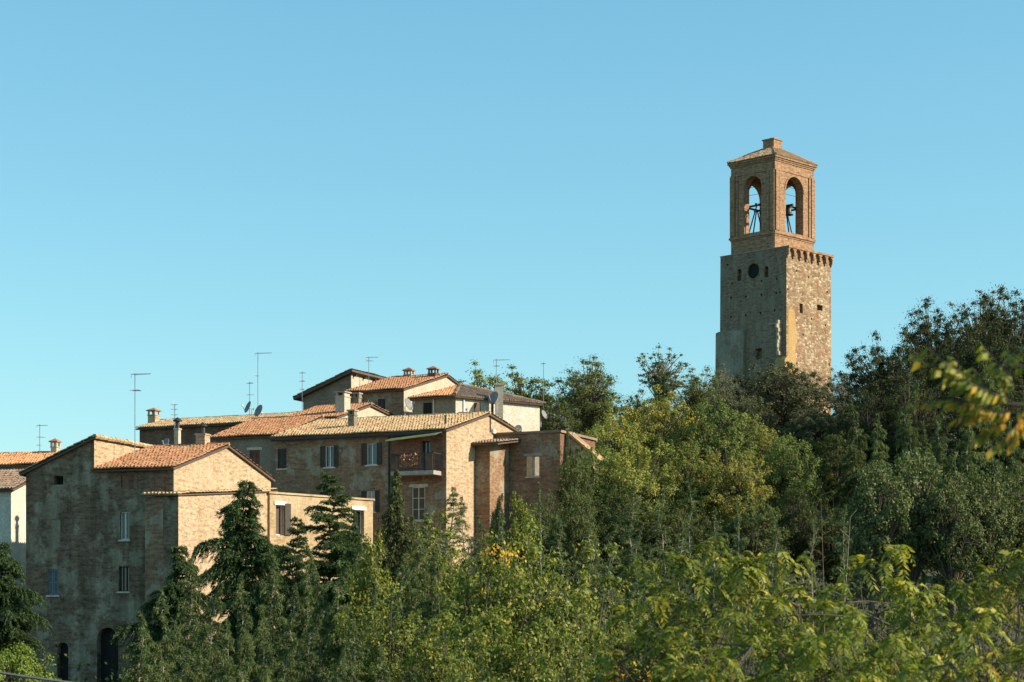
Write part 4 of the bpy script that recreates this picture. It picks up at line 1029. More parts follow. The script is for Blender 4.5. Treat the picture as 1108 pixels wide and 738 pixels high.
def broadleaf(seed, h, r, cb, nclump, cr, per, ls, leaf, bark, up=.5, flat=.8, inner=.35, lean=0.0, droop=.2, top=1.0, tr=None, spiky=0.0):
    """h height, r crown radius, cb crown base height; clumps of leaves carried on limbs"""
    g = np.random.default_rng(seed); q = MB()
    ch = (h - cb) / 2; cz = cb + ch; tr = tr or h * .022
    top_p = Vector((lean * h, g.normal(0, .03) * h, cb + ch * 1.2))
    tp = [Vector((0, 0, -1.2)), Vector((lean * h * .2 + g.normal(0, .02) * h, g.normal(0, .02) * h, cb * .6)), Vector((lean * h * .55, g.normal(0, .03) * h, cb + ch * .3)), top_p]
    q.tube(tp, [tr * 1.3, tr, tr * .7, tr * .25], 7)
    ph = g.uniform(0, 6.28, 8); Cs, Rs = [], []
    for i in range(nclump):
        d = g.normal(size=3); d /= np.linalg.norm(d)
        az = math.atan2(d[1], d[0]); el = d[2]
        lob = 1 + .17 * math.sin(2 * az + ph[0] + el * 2) + .14 * math.sin(3 * az + ph[1] - el * 4) + .1 * math.sin(5 * az + ph[2] + el * 3)
        rad = (inner + (1 - inner) * g.random() ** .6) * lob
        if d[2] < -.3: rad *= .85
        c = np.array([d[0] * r * rad + lean * h * .7, d[1] * r * rad, cz + d[2] * ch * rad * top])
        Cs.append(c); Rs.append(cr * g.uniform(.65, 1.3))
        t0 = g.uniform(.25, .95); a = Vector(tp[2]).lerp(top_p, t0) if g.random() < .6 else Vector(tp[1]).lerp(tp[2], t0)
        e = Vector(c); mid = a.lerp(e, .5) + Vector((0, 0, .12 * (e - a).length))
        q.tube(bez(a, mid, e, 4), [tr * .34, tr * .24, tr * .15, tr * .06], 4, cap=False)
    Cs = np.array(Cs); Rs = np.array(Rs)
    idx = np.repeat(np.arange(nclump), per); n = len(idx)
    dv = unit(g.normal(size=(n, 3))); rr = np.minimum(np.abs(g.normal(0, .72, n)), 1.8)
    off = dv * (rr * Rs[idx])[:, None]; off[:, 2] *= flat
    if spiky: off[:, 2] += spiky * Rs[idx] * g.random(n) * (rr < .6)
    C = Cs[idx] + off
    cen = np.array([lean * h * .7, 0, cz])
    outw = unit(C - cen)
    Nn = unit(dv * .75 + outw * .35 + np.array([0, 0, up]) + g.normal(size=(n, 3)) * .42)
    D = unit(np.cross(Nn, g.normal(size=(n, 3)))); D[:, 2] -= droop
    L = ls * g.uniform(.7, 1.3, n)
    return q.mesh('trunk', M[bark]), leaf_mesh('crown', C, D, Nn, L, L * g.uniform(.5, .75, n), leaf), *extent(C)

def conifer(seed, h, r, base, nwh, nbr, leaf, bark, rise=.15, droop=.45, pw=.8, twl=.5, card=.16, cw=.28, step=.14, nod=0.0, trr=.016, hang=.3, irr=.25, gap=0.0, reps=2, fill=.45):
    """tiers of branches with side sprays of needles; irr makes single boughs stick out or fall short"""
    g = np.random.default_rng(seed); q = MB()
    tw = [Vector((g.normal(0, .004) * h * i, g.normal(0, .004) * h * i, h * i / 8 - (1.0 if i == 0 else 0))) for i in range(9)]
    tw[8] += Vector((nod, nod * .4, -abs(nod) * .4))
    q.tube(tw, [h * trr * (1 - i / 8.6) for i in range(9)], 6)
    B, DD, LL, KK = [], [], [], []
    def axis(z):
        t = z / h * 8; i = min(7, int(t)); return np.array(tw[i].lerp(tw[i + 1], t - i))
    for wv in range(nwh):
        fz = base + (1 - base) * ((wv + g.uniform(-.4, .4)) / nwh); fz = min(.985, max(.02, fz)); z = fz * h
        Rz = r * max(.03, (1 - (fz - base) / (1 - base))) ** pw
        a0 = g.uniform(0, 6.28)
        for b in range(nbr):
            if g.random() < gap: continue
            az = a0 + b * 6.283 / nbr + g.normal(0, .5); R_ = Rz * g.uniform(1 - irr, 1 + irr * .7) * (1 + .22 * math.sin(2 * az + fz * 9 + seed) + .15 * math.sin(3 * az - fz * 14))
            d = np.array([math.cos(az), math.sin(az), 0]); sd = np.array([-d[1], d[0], 0])
            ns = max(3, int(R_ / step)); p0 = axis(z)
            rs, dr = rise + (.35 * fz) + g.normal(0, .08), droop * g.uniform(.7, 1.3)
            t = np.linspace(0, 1, ns + 1)[:, None]
            bp = p0 + d * R_ * t + np.array([0, 0, 1]) * R_ * (rs * t - dr * t * t)
            if R_ > .35: q.tube([bp[0], bp[ns // 2], bp[-1]], [h * trr * .28, h * trr * .18, .006], 4, cap=False)
            tg = unit(np.diff(bp, axis=0)); tt = t[1:, 0]
            for s in (-1, 1, 0):
                tl = (twl * R_ ** .6 * (1 - .5 * tt) * g.uniform(.6, 1.25, ns)) * (1 if s else .9)
                dd = unit(tg * .75 + sd * s * .8 + np.stack([np.zeros(ns), np.zeros(ns), g.normal(0, .15, ns) - hang * (.3 if s else .9)], 1))
                B.append(bp[1:]); DD.append(dd); LL.append(tl)
    B, DD, LL = np.concatenate(B), np.concatenate(DD), np.concatenate(LL)
    kk = np.maximum(2, (LL / (card * fill)).astype(int)) * reps
    idx = np.repeat(np.arange(len(B)), kk); u = g.random(len(idx)) * 1.05; l = LL[idx]; n = len(idx)
    C = B[idx] + DD[idx] * (l * u)[:, None]; C[:, 2] -= hang * l * u * u; C += g.normal(0, .035, (n, 3))
    D = DD[idx] + g.normal(0, .38, (n, 3)); D[:, 2] -= hang * u
    Nn = unit(g.normal(size=(n, 3)) * .8 + np.array([0, 0, .55]) + DD[idx] * .3); Ls = card * g.uniform(.7, 1.5, n)
    zt = h * (1 - .10 * g.random(30)); ct = np.array([axis(z) for z in zt]); az = g.uniform(0, 6.28, 30)
    C = np.concatenate([C, ct]); D = np.concatenate([D, np.stack([np.cos(az), np.sin(az), np.full(30, .8)], 1)]); Nn = np.concatenate([Nn, unit(g.normal(size=(30, 3)))]); Ls = np.concatenate([Ls, np.full(30, card)])
    return q.mesh('trunk', M[bark]), leaf_mesh('crown', C, D, Nn, Ls, Ls * cw, leaf), h, extent(C)[1]

def pinnate(seed, h, r, nshoot, nfr, fl, nlf, leaf, bark, cbase=.3, tip='l_yellowtip', tipfrac=.0):
    """shoots with rosettes of long feathered leaves"""
    g = np.random.default_rng(seed); q = MB()
    C, D, Nn, Ls, Wd = [], [], [], [], []
    nst = 5; stems = []
    for i in range(nst):
        az = g.uniform(0, 6.28); e = Vector((math.cos(az) * r * .5, math.sin(az) * r * .5, h * g.uniform(.6, .85)))
        st = bez(Vector((g.normal(0, .15), g.normal(0, .15), -1)), Vector((e.x * .3, e.y * .3, h * .45)), e, 6)
        q.tube(st, [h * .006 * (1.2 - i_ / 6) for i_ in range(6)], 6); stems.append(st)
    for s in range(nshoot):
        rho, az = g.random() ** .5, g.uniform(0, 6.28)
        p = np.array([math.cos(az) * r * rho, math.sin(az) * r * rho, h * (.95 - .32 * rho ** 2 - .42 * g.random() ** 1.3)])
        st = stems[g.integers(nst)]; a = st[g.integers(2, 6)]; e = Vector(p)
        q.tube(bez(a, a.lerp(e, .6) + Vector((0, 0, .1)), e, 4), [.011, .009, .007, .004], 4, cap=False)
        n0 = int(nfr * g.uniform(.7, 1.3)); a0 = g.uniform(0, 6.28)
        for f in range(n0):
            az = a0 + f * 2.4 + g.normal(0, .2); l = fl * g.uniform(.65, 1.2); el = g.uniform(.15, .9)
            fd = np.array([math.cos(az) * math.cos(el), math.sin(az) * math.cos(el), math.sin(el)])
            sag = g.uniform(.5, 1.0); pts = []
            for k in range(nlf + 1):
                t = k / nlf; pts.append(p + fd * l * t + np.array([0, 0, -sag * l * t * t]))
            q.tube([pts[0], pts[nlf // 2], pts[-1]], [.007, .005, .003], 3, cap=False)
            hv = np.array([-math.sin(az), math.cos(az), 0])
            for k in range(1, nlf + 1):
                tg = unit(pts[k] - pts[k - 1]); ll = l * .30 * math.sin(math.pi * (.18 + .72 * k / nlf)) * g.uniform(.85, 1.15)
                for sgn in (-1, 1):
                    dd = unit(hv * sgn * .9 + tg * .45 + np.array([0, 0, -.22 + g.normal(0, .1)]))
                    nn = unit(np.cross(dd, tg) * sgn + g.normal(0, .3, 3)); nn = nn if nn[2] > 0 else -nn
                    C.append(pts[k] + dd * ll * .5); D.append(dd); Nn.append(nn); Ls.append(ll); Wd.append(ll * .36)
    return q.mesh('trunk', M[bark]), leaf_mesh('crown', np.array(C), np.array(D), np.array(Nn), np.array(Ls), np.array(Wd), leaf), *extent(np.array(C))

P = {}
P['bigcedar'] = [conifer(11, 10, 2.8, .02, 44, 4, 'l_cedar_dark', 'bark', rise=.22, droop=.42, pw=.66, twl=.72, card=.16, cw=.22, step=.13, hang=.5, irr=.6, fill=.26, reps=3)]
P['fir'] = [conifer(13, 10, 2.1, .02, 44, 4, 'l_cedar_dark', 'bark', rise=.4, droop=.36, pw=.6, twl=.62, card=.15, cw=.22, step=.13, hang=.3, irr=.65, fill=.28, gap=.1, reps=3)]
P['spruce'] = [conifer(15, 10, 1.8, .02, 80, 3, 'l_spruce', 'bark', rise=.05, droop=.30, pw=.8, twl=.5, card=.18, cw=.27, step=.14, hang=.7, irr=.45, fill=.32)]
P['cedar'] = [conifer(20 + i, 7, 1.8, .02, 64, 2, 'l_cedar', 'bark_pale', rise=.3, droop=.42, pw=.85, twl=.5, card=.17, cw=.16, step=.115, nod=.14 * (1 if i % 2 else -1), trr=.0125, hang=.4, irr=.55, gap=.08, fill=.27) for i in range(4)]
P['palecedar'] = [conifer(34 + i, 7, 1.35, .02, 50, 2, 'l_cedar_pale', 'bark_pale', rise=.42, droop=.5, pw=.9, twl=.42, card=.15, cw=.15, step=.115, nod=.16 * (1 if i % 2 else -1), trr=.012, hang=.3, irr=.55, gap=.1, fill=.28) for i in range(3)]
P['thincedar'] = [conifer(30 + i, 6, .95, .04, 40, 2, 'l_cedar_pale', 'bark_pale', rise=.4, droop=.45, pw=.8, twl=.36, card=.14, cw=.16, step=.115, nod=.18 * (1 if i % 2 else -1), trr=.012, hang=.3, irr=.6, gap=.2, fill=.32) for i in range(2)]
OL = ['l_olive', 'l_olive_gold', 'l_olive_green', 'l_olive']
P['olive'] = [broadleaf(40 + i, 8.5, 2.7, .1, 340, .40, 120, .135, OL[i], 'bark', up=.15, inner=.3, spiky=.9, droop=0) for i in range(4)]
P['mid'] = [broadleaf(50 + i, 8.5, 2.6, .3, 300, .44, 120, .14, 'l_mid', 'bark', up=.15, inner=.35, spiky=.4) for i in range(3)]
P['ilex'] = [broadleaf(60 + i, 7.5, 3.4, .3, 420, .40, 120, .13, 'l_ilex', 'bark', up=.15, inner=.45, spiky=.8, droop=0) for i in range(2)]
P['oak'] = [broadleaf(70 + i, 12, 4.2, 2.0, 420, .56, 130, .15, 'l_oak', 'bark', up=.15, inner=.35, flat=.65) for i in range(3)]
P['brownoak'] = [broadleaf(75, 12, 3.6, 3.0, 360, .5, 120, .14, 'l_oak_brown', 'bark', up=.15, inner=.45, flat=.6)]
P['tall'] = [broadleaf(80 + i, 11, 2.7, 1.5, 300, .52, 110, .15, 'l_tall', 'bark', up=.1, inner=.3, flat=.85, lean=.02, droop=0) for i in range(2)]
P['sparse'] = [broadleaf(84, 12, 2.3, 5.5, 110, .32, 42, .17, 'l_tall', 'bark_pale', up=.2, inner=.3, flat=.7)]
P['palegreen'] = [broadleaf(86, 9, 2.8, 1.0, 360, .5, 100, .15, 'l_yellow', 'bark', up=.2, inner=.35, flat=.6)]
P['silver'] = [broadleaf(88, 8, 2.3, 1.0, 130, .55, 130, .14, 'l_silver', 'bark_pale', up=.2, inner=.35)]
P['poplar'] = [broadleaf(90 + i, 9, 1.9, 2.3, 230, .36, 90, .14, 'l_grey', 'bark', up=.15, inner=.3, spiky=.7, flat=.9, droop=-.2) for i in range(2)]
P['yellow'] = [broadleaf(95 + i, 6.2, 2.1, .0, 210, .38, 100, .13, 'l_yellow', 'bark', up=.15, inner=.3, spiky=.25, droop=0) for i in range(3)]
P['goldbush'] = [broadleaf(99, 5.5, 1.1, .2, 90, .34, 110, .12, 'l_yellow', 'bark', up=.1, inner=.2, spiky=1.0, droop=-.3)]
P['pinnate'] = [pinnate(110 + i, 5.2, 2.0, 82, 6, .58, 11, ('l_pinnate', 'l_pinnate_green')[i % 2], 'bark', cbase=.1) for i in range(4)]
P['orange'] = [broadleaf(118, 2.5, .8, .6, 60, .22, 40, .14, 'l_yellowtip', 'bark', up=.1, inner=.3, spiky=.4, droop=.3)]
P['pinebush'] = [broadleaf(120, 4.6, 1.5, 1.6, 330, .2, 130, .075, 'l_pine', 'bark', up=.3, inner=.75, spiky=.4, droop=-.5, top=.9)]
P['cypress'] = [broadleaf(125, 9, .95, .2, 130, .36, 150, .14, 'l_cedar_dark', 'bark', up=.1, inner=.3, spiky=.9, droop=-.8)]

NAMES = dict(bigcedar='cedar_tree', fir='fir_tree', spruce='spruce_tree', cedar='cedar_sapling', thincedar='cedar_sapling', olive='broadleaf_tree', mid='broadleaf_tree', ilex='holm_oak', oak='oak_tree', brownoak='oak_tree',
             tall='broadleaf_tree', sparse='broadleaf_tree', palegreen='broadleaf_tree', silver='broadleaf_tree', poplar='poplar_bush', yellow='broadleaf_tree', goldbush='broadleaf_tree', pinnate='walnut_bush', pinebush='pine_bush', palecedar='cedar_sapling', orange='autumn_bush', cypress='cypress_tree')
vr = random.Random(77)
def plant(kind, px, top, Y, label, wpx=None, group=None, var=None, sink=0.0):
    """a tree standing on the slope at depth Y whose tip reaches the given height"""
    x = (px - CX) / F * Y; ztop = (HY - top) / F * Y; gz = ground(x, Y) - sink
    tm, cm, h0, r0 = P[kind][(var if var is not None else vr.randrange(99)) % len(P[kind])]
    hs = max(.25, (ztop - gz) / h0)
    ws = hs if wpx is None else (wpx * Y / F / 2) / r0
    ws = min(max(ws, hs * (.8 if kind == 'yellow' else .55)), hs * 1.7)
    o = empty(NAMES[kind], (x, Y, gz), vr.uniform(0, 6.28), label, {'poplar': 'bush', 'pinebush': 'bush', 'pinnate': 'bush', 'orange': 'bush'}.get(kind, 'tree'), group)
    o.scale = (ws, ws * vr.uniform(.92, 1.08), hs)
    link('trunk', tm, o); link('crown', cm, o)
    return o

SPRAYS = {}
def spray(tree, px, py, Y, name, label, seed, n=3, spread=.28, per=34, size=.14):
    g = np.random.default_rng(seed); bpy.context.view_layer.update()
    inv = tree.matrix_world.inverted(); C = []
    for k in range(n):
        c = at(px + g.normal(0, 9), py + g.normal(0, 7), Y + g.normal(0, .3))
        for q_ in range(per): C.append(inv @ (c + Vector((g.normal(0, spread * 1.4), g.normal(0, spread), g.normal(0, spread * .6)))))
    C = np.array(C); m_ = len(C); Nn = unit(g.normal(size=(m_, 3))); D = unit(np.cross(Nn, g.normal(size=(m_, 3)))); L = size * g.uniform(.7, 1.3, m_)
    o = link(name, leaf_mesh(name, C, D, Nn, L, L * .6, 'l_yellowtip'), tree); tag(o, label)

# -- skyline
G_SKY = 'trees along the skyline'
plant('palegreen', 522, 403, 156, 'pale yellowing tree behind the apex of the hipped roof', 80, G_SKY)
plant('palegreen', 566, 406, 153, 'yellowing tree showing over the old brown tiles near the tall flue', 86, G_SKY)
plant('tall', 634, 389, 151, 'tall airy tree whose ragged top stands out beside the pale plastered house', 86, G_SKY, 0)
plant('tall', 602, 428, 147, 'dark green tree tucked against the end of the pale plastered house', 54, G_SKY, 1)
plant('sparse', 717, 376, 152, 'thin sparse tree with see-through branches above the cypress', 62, G_SKY)
plant('cypress', 717, 405, 147, 'dark narrow cypress under the sparse see-through tree', 27, G_SKY)
plant('mid', 692, 424, 145, 'low dark tree filling the dip beside the cypress', 50, G_SKY, 0)
plant('tall', 755, 399, 158, 'rounded green tree between the cypress and the bell tower', 58, G_SKY, 1)
plant('silver', 782, 396, 172, 'greyish tree just touching the shaded side of the bell tower', 40, G_SKY)
plant('silver', 912, 399, 168, 'silvery grey tree at the foot of the tower on its sunny side', 52, G_SKY)
# -- holm oaks before the tower
G_ILEX = 'holm oaks below the tower'
plant('ilex', 845, 394, 160, 'broad dense holm oak hiding the foot of the bell tower', 150, G_ILEX, 0)
plant('ilex', 802, 424, 152, 'holm oak under the shaded corner of the bell tower', 78, G_ILEX, 1)
plant('ilex', 882, 440, 148, 'grey green holm oak below the broad dense one', 90, G_ILEX, 1)
# -- oaks on the right
G_OAK = 'dark oaks on the hill crest'
plant('oak', 958, 362, 142, 'dark oak at the low end of the oak crest beside the silvery tree', 88, G_OAK, 0)
plant('oak', 1013, 330, 148, 'dark oak with sky showing through its limbs', 96, G_OAK, 1)
plant('brownoak', 1062, 316, 160, 'browning oak at the top of the oak crest', 84, G_OAK, 0)
plant('oak', 1104, 318, 146, 'tall dark oak cut by the picture edge', 110, G_OAK, 2)
plant('oak', 1060, 352, 138, 'dark oak standing under the browning one', 100, G_OAK, 0)
plant('oak', 936, 424, 136, 'dim low oak below the low end of the oak crest', 70, G_OAK, 2)
plant('oak', 990, 412, 133, 'dim oak behind the grey green poplar bushes', 90, G_OAK, 1)
plant('oak', 1075, 420, 128, 'dim oak behind the yellow tipped branch', 110, G_OAK, 0)
for px, top, Y, kd, lb in ((1165, 330, 150, 'oak', 'oak of the crest standing wholly beyond the browning one'), (1225, 360, 146, 'oak', 'oak at the far shoulder of the wood'), (1170, 440, 124, 'mid', 'dark green tree on the shoulder of the wood'), (1240, 470, 118, 'mid', 'dark green tree low on the shoulder of the wood'), (1180, 540, 100, 'mid', 'dark green tree below the shoulder of the wood')):
    plant(kd, px, top, Y, lb, 110, G_OAK if kd == 'oak' else 'dark trees in the hollow')
# -- olive green mass on the slope
G_OL = 'olive green trees on the slope'
for px, top, Y, wp, v, lb in (
    (664, 440, 127, 92, 0, 'olive green tree with a yellow spray beside the brick annexe'),
    (712, 428, 130, 96, 1, 'olive green tree directly beneath the cypress'),
    (765, 438, 128, 92, 2, 'olive green tree with orange flecks below the rounded skyline tree'),
    (815, 452, 130, 84, 3, 'olive green tree in front of the holm oak under the tower'),
    (642, 486, 118, 72, 2, 'olive tree with its crown level with the annexe window'),
    (692, 482, 118, 88, 3, 'olive tree with scattered orange leaves in the middle of the slope'),
    (745, 478, 119, 88, 0, 'olive tree in the heart of the sunlit mass'),
    (797, 488, 118, 84, 1, 'olive tree lower down with thin upright shoots'),
    (850, 474, 122, 76, 2, 'olive tree with creamy seed tufts below the broad holm oak')):
    t_ = plant('olive', px, top, Y, lb, wp, G_OL, v)
    if 'yellow spray' in lb: SPRAYS['olive'] = t_
    if 'orange flecks' in lb: SPRAYS['fleck'] = t_
for px, top, Y, wp, v, lb in ((672, 528, 106, 74, 1, 'dark green tree among the pale cedar tips'), (732, 530, 106, 72, 2, 'dark green tree beneath the rust flecked olive trees'), (815, 536, 105, 78, 0, 'dark green tree beside the hollow with the bare stems'), (862, 528, 108, 60, 1, 'dark green tree on the brink of the hollow')):
    plant('mid', px, top, Y, lb, wp, 'dark trees in the hollow', v)
plant('mid', 905, 470, 125, 'dark green tree between the holm oaks and poplar bushes', 70, 'dark trees in the hollow', 1)
plant('mid', 905, 540, 106, 'dark green tree deep in the hollow behind the bare stems', 72, 'dark trees in the hollow', 2)
plant('mid', 1095, 520, 104, 'dark green tree beneath the oaks by the picture edge', 90, 'dark trees in the hollow', 0)
plant('mid', 590, 533, 107, 'dark green tree in front of the annexe window wall', 40, 'dark trees in the hollow', 0)
plant('mid', 622, 468, 113, 'dark green tree rising past the corner of the annexe roof', 50, 'dark trees in the hollow', 2)
plant('mid', 622, 532, 104, 'dark green tree at the foot of the annexe corner', 60, 'dark trees in the hollow', 1)
# -- poplar bushes
G_PO = 'grey green poplar bushes'
for px, top, Y, wp, lb in ((948, 503, 97, 74, 'grey green poplar bush nearest the dark hollow'), (990, 490, 98, 74, 'tallest grey green poplar bush of the row under the oaks'),
                           (1030, 494, 97, 72, 'grey green poplar bush beneath the yellow tipped branch'), (1070, 508, 98, 66, 'grey green poplar bush at the far end of its row')):
    plant('poplar', px, top, Y, lb.replace('nearest the', 'beside the'), wp, G_PO, sink=.5)
# -- large conifers near the houses
G_CO = 'conifers in front of the houses'
plant('bigcedar', 266, 519, 86, 'large dark cedar standing before the sunlit gable of the farmhouse', 150, G_CO)
plant('fir', 358, 513, 93, 'dark fir standing before the low ochre outbuilding', 118, G_CO)
plant('spruce', 427, 507, 95, 'slender olive tinted spruce rising to the balcony of the brick house', 74, G_CO)
plant('bigcedar', 196, 590, 80, 'dark cedar with a long drooping bough against the farmhouse wall', 130, G_CO)
plant('bigcedar', 4, 586, 82, 'dark cedar cut by the picture edge under the white house', 125, G_CO)
plant('fir', 318, 560, 84, 'dark fir in the gap between the large cedar and the outbuilding', 80, G_CO)
plant('palecedar', 484, 524, 92, 'soft grey cedar against the corner of the brick house', 74, G_CO, 0)
plant('fir', 386, 556, 86, 'small dark fir under the white framed opening of the outbuilding', 66, G_CO)
plant('cypress', 540, 538, 106, 'small dark cypress at the foot of the porch', 18, G_CO)
plant('goldbush', 404, 582, 76, 'golden green young tree shaped like a flame between the dark conifers', 48, 'yellow green trees')
plant('goldbush', 562, 536, 98, 'bright green young tree below the annexe window', 30, 'yellow green trees')
# -- young cedars: the thicket on the slope
G_CE = 'young cedars in the thicket'
CE = 'young cedar with a thin pale leader in the thicket on the slope'
for px, top, Y, k in ((466, 546, 93, 0), (503, 534, 94, 0), (524, 556, 90, 0), (545, 552, 92, 1), (586, 520, 98, 1), (608, 552, 90, 0), (638, 544, 93, 0), (660, 566, 88, 0), (682, 520, 98, 0), (718, 524, 98, 0), (748, 508, 100, 1), (772, 546, 93, 0), (800, 538, 95, 1), (835, 548, 92, 0),
                      (626, 592, 80, 1), (655, 596, 78, 0), (692, 568, 86, 0), (735, 562, 86, 0), (790, 580, 82, 1), (880, 550, 93, 1), (912, 544, 95, 1), (848, 588, 80, 0), (950, 446, 118, 0), (984, 410, 120, 0), (1003, 458, 112, 0), (1068, 368, 124, 1), (1020, 436, 116, 1), (925, 430, 122, 0), (1095, 448, 108, 0), (1046, 426, 116, 1)):
    plant('cedar' if Y > 106 else ('thincedar' if k else 'palecedar'), px, top, Y, CE, 36 if k else 52, G_CE)
G_CB = 'young cedars below the houses'
CB = 'young cedar with drooping grey green boughs in the dark row below the houses'
for px, top, Y, k in ((176, 636, 68, 0), (205, 602, 74, 0), (232, 628, 66, 0), (262, 620, 68, 0), (292, 594, 75, 0), (318, 632, 66, 0), (332, 588, 80, 0), (346, 606, 76, 0), (372, 612, 70, 0), (402, 622, 66, 0), (436, 598, 74, 0), (452, 556, 86, 0), (470, 590, 74, 0), (388, 578, 84, 0),
                      (500, 602, 70, 1), (430, 652, 60, 0), (340, 662, 60, 0), (285, 660, 60, 0), (150, 660, 70, 0), (245, 668, 58, 0), (195, 668, 60, 0), (380, 668, 58, 0), (312, 690, 52, 0), (215, 700, 50, 0), (268, 704, 50, 0), (362, 700, 50, 0), (410, 696, 52, 0), (455, 676, 56, 0)):
    plant('thincedar' if k else 'cedar', px, top, Y, CB, 46 if k else 72, G_CB)
# -- yellow green trees closer to the road
G_YE = 'yellow green trees'
for px, top, Y, wp, v, lb in (
    (522, 586, 62, 84, 0, 'yellow green tree with an orange spray below the porch'),
    (580, 566, 62, 92, 1, 'tallest yellow green tree below the annexe'),
    (632, 596, 58, 84, 2, 'yellow green tree beside the pale forked cedar tips'),
    (480, 640, 54, 84, 2, 'yellow green tree where the cedar row ends'),
    (555, 640, 50, 100, 0, 'brown flecked yellow green tree low under the tallest one'),
    (622, 662, 46, 100, 1, 'yellow green tree along the bottom with dense small leaves'),
    (420, 640, 60, 56, 0, 'slim yellow green tree caught between the cedars of the dark row'),
    (470, 560, 88, 50, 1, 'yellow green tree against the corner of the brick house'),
    (700, 690, 40, 110, 2, 'yellow green tree at the bottom where orange leaves show'),
    (506, 690, 44, 90, 1, 'dim yellow green tree at the bottom by the cedars')):
    t_ = plant('yellow', px, top, Y, lb, wp, G_YE, v)
    if 'orange spray' in lb: SPRAYS['orange'] = t_
plant('pinebush', 18, 700, 52, 'bright green rounded pine bush under the overhead cable', 104, 'bushes by the road')
plant('orange', 690, 722, 36, 'bush of bright orange autumn leaves at the bottom among the feather leaved bushes', 70, 'orange bushes', 0)
spray(SPRAYS['olive'], 668, 466, 125.6, 'autumn_leaves', 'yellow spray of turning leaves', 3, 2)
spray(SPRAYS['fleck'], 752, 458, 126.4, 'autumn_leaves', 'orange flecks of turning leaves', 4, 4, .22, 16)
spray(SPRAYS['orange'], 545, 604, 61.2, 'autumn_leaves', 'orange spray of turning leaves', 5, 4, .17, 26, .12)
# -- feathered walnut bushes by the road
G_PI = 'feather leaved bushes by the road'
for px, top, Y, wp, v, lb in (
    (705, 655, 30, 150, 0, 'feather leaved bush with orange leaves where the yellow green trees end'),
    (748, 590, 31, 150, 1, 'feather leaved bush with a tall upright tip below the low olive trees'),
    (815, 604, 29, 160, 2, 'broad feather leaved bush in the middle of the roadside row'),
    (880, 640, 26, 160, 3, 'feather leaved bush with hanging orange leaflets'),
    (965, 600, 29, 170, 0, 'feather leaved bush with long arching fronds below the poplar bushes'),
    (1028, 640, 27, 150, 1, 'feather leaved bush with a bare stem below the poplar bushes'),
    (1102, 596, 24, 150, 2, 'feather leaved bush cut by the picture edge'),
    (770, 672, 22, 200, 3, 'low feather leaved bush along the bottom'),
    (930, 672, 21, 200, 1, 'low feather leaved bush below the arching fronds'),
    (1060, 668, 20, 200, 0, 'low feather leaved bush in the bottom corner')):
    plant('pinnate', px, top - 4, Y, lb, wp, G_PI, v)

# -- two bare stems in the hollow
def stem(px0, py0, px1, py1, Y, label, bk='bark_red'):
    a, b = at(px0, py0, Y), at(px1, py1, Y + 1); a.z = min(a.z, ground(a.x, Y) + .2)
    o = empty('bare_sapling', a, 0, label, 'sapling', 'bare stems in the hollow')
    q = MB(); m_ = (b - a) * .5 + Vector((.12, .1, .1)); q.tube(bez(Vector((0, 0, -.5)), m_, b - a, 7), [.024, .023, .021, .019, .016, .012, .006], 6)
    rr = random.Random(px0)
    pts = bez(Vector((0, 0, 0)), m_, b - a, 12)
    for i in range(4, 12):
        d = Vector((rr.gauss(0, 1), rr.gauss(0, .6), .9)).normalized() * rr.uniform(.3, .8); q.tube([pts[i], pts[i] + d * .6, pts[i] + d], [.012, .008, .004], 3, cap=False)
    q.build('trunk', M[bk], o)
stem(900, 660, 920, 560, 70, 'leaning bare pale stem above the feather leaved bushes', 'bark_pale')
stem(892, 650, 888, 536, 74, 'upright bare reddish stem in the dark hollow')
stem(868, 640, 880, 580, 78, 'short reddish bare stem half hidden in the dark hollow')

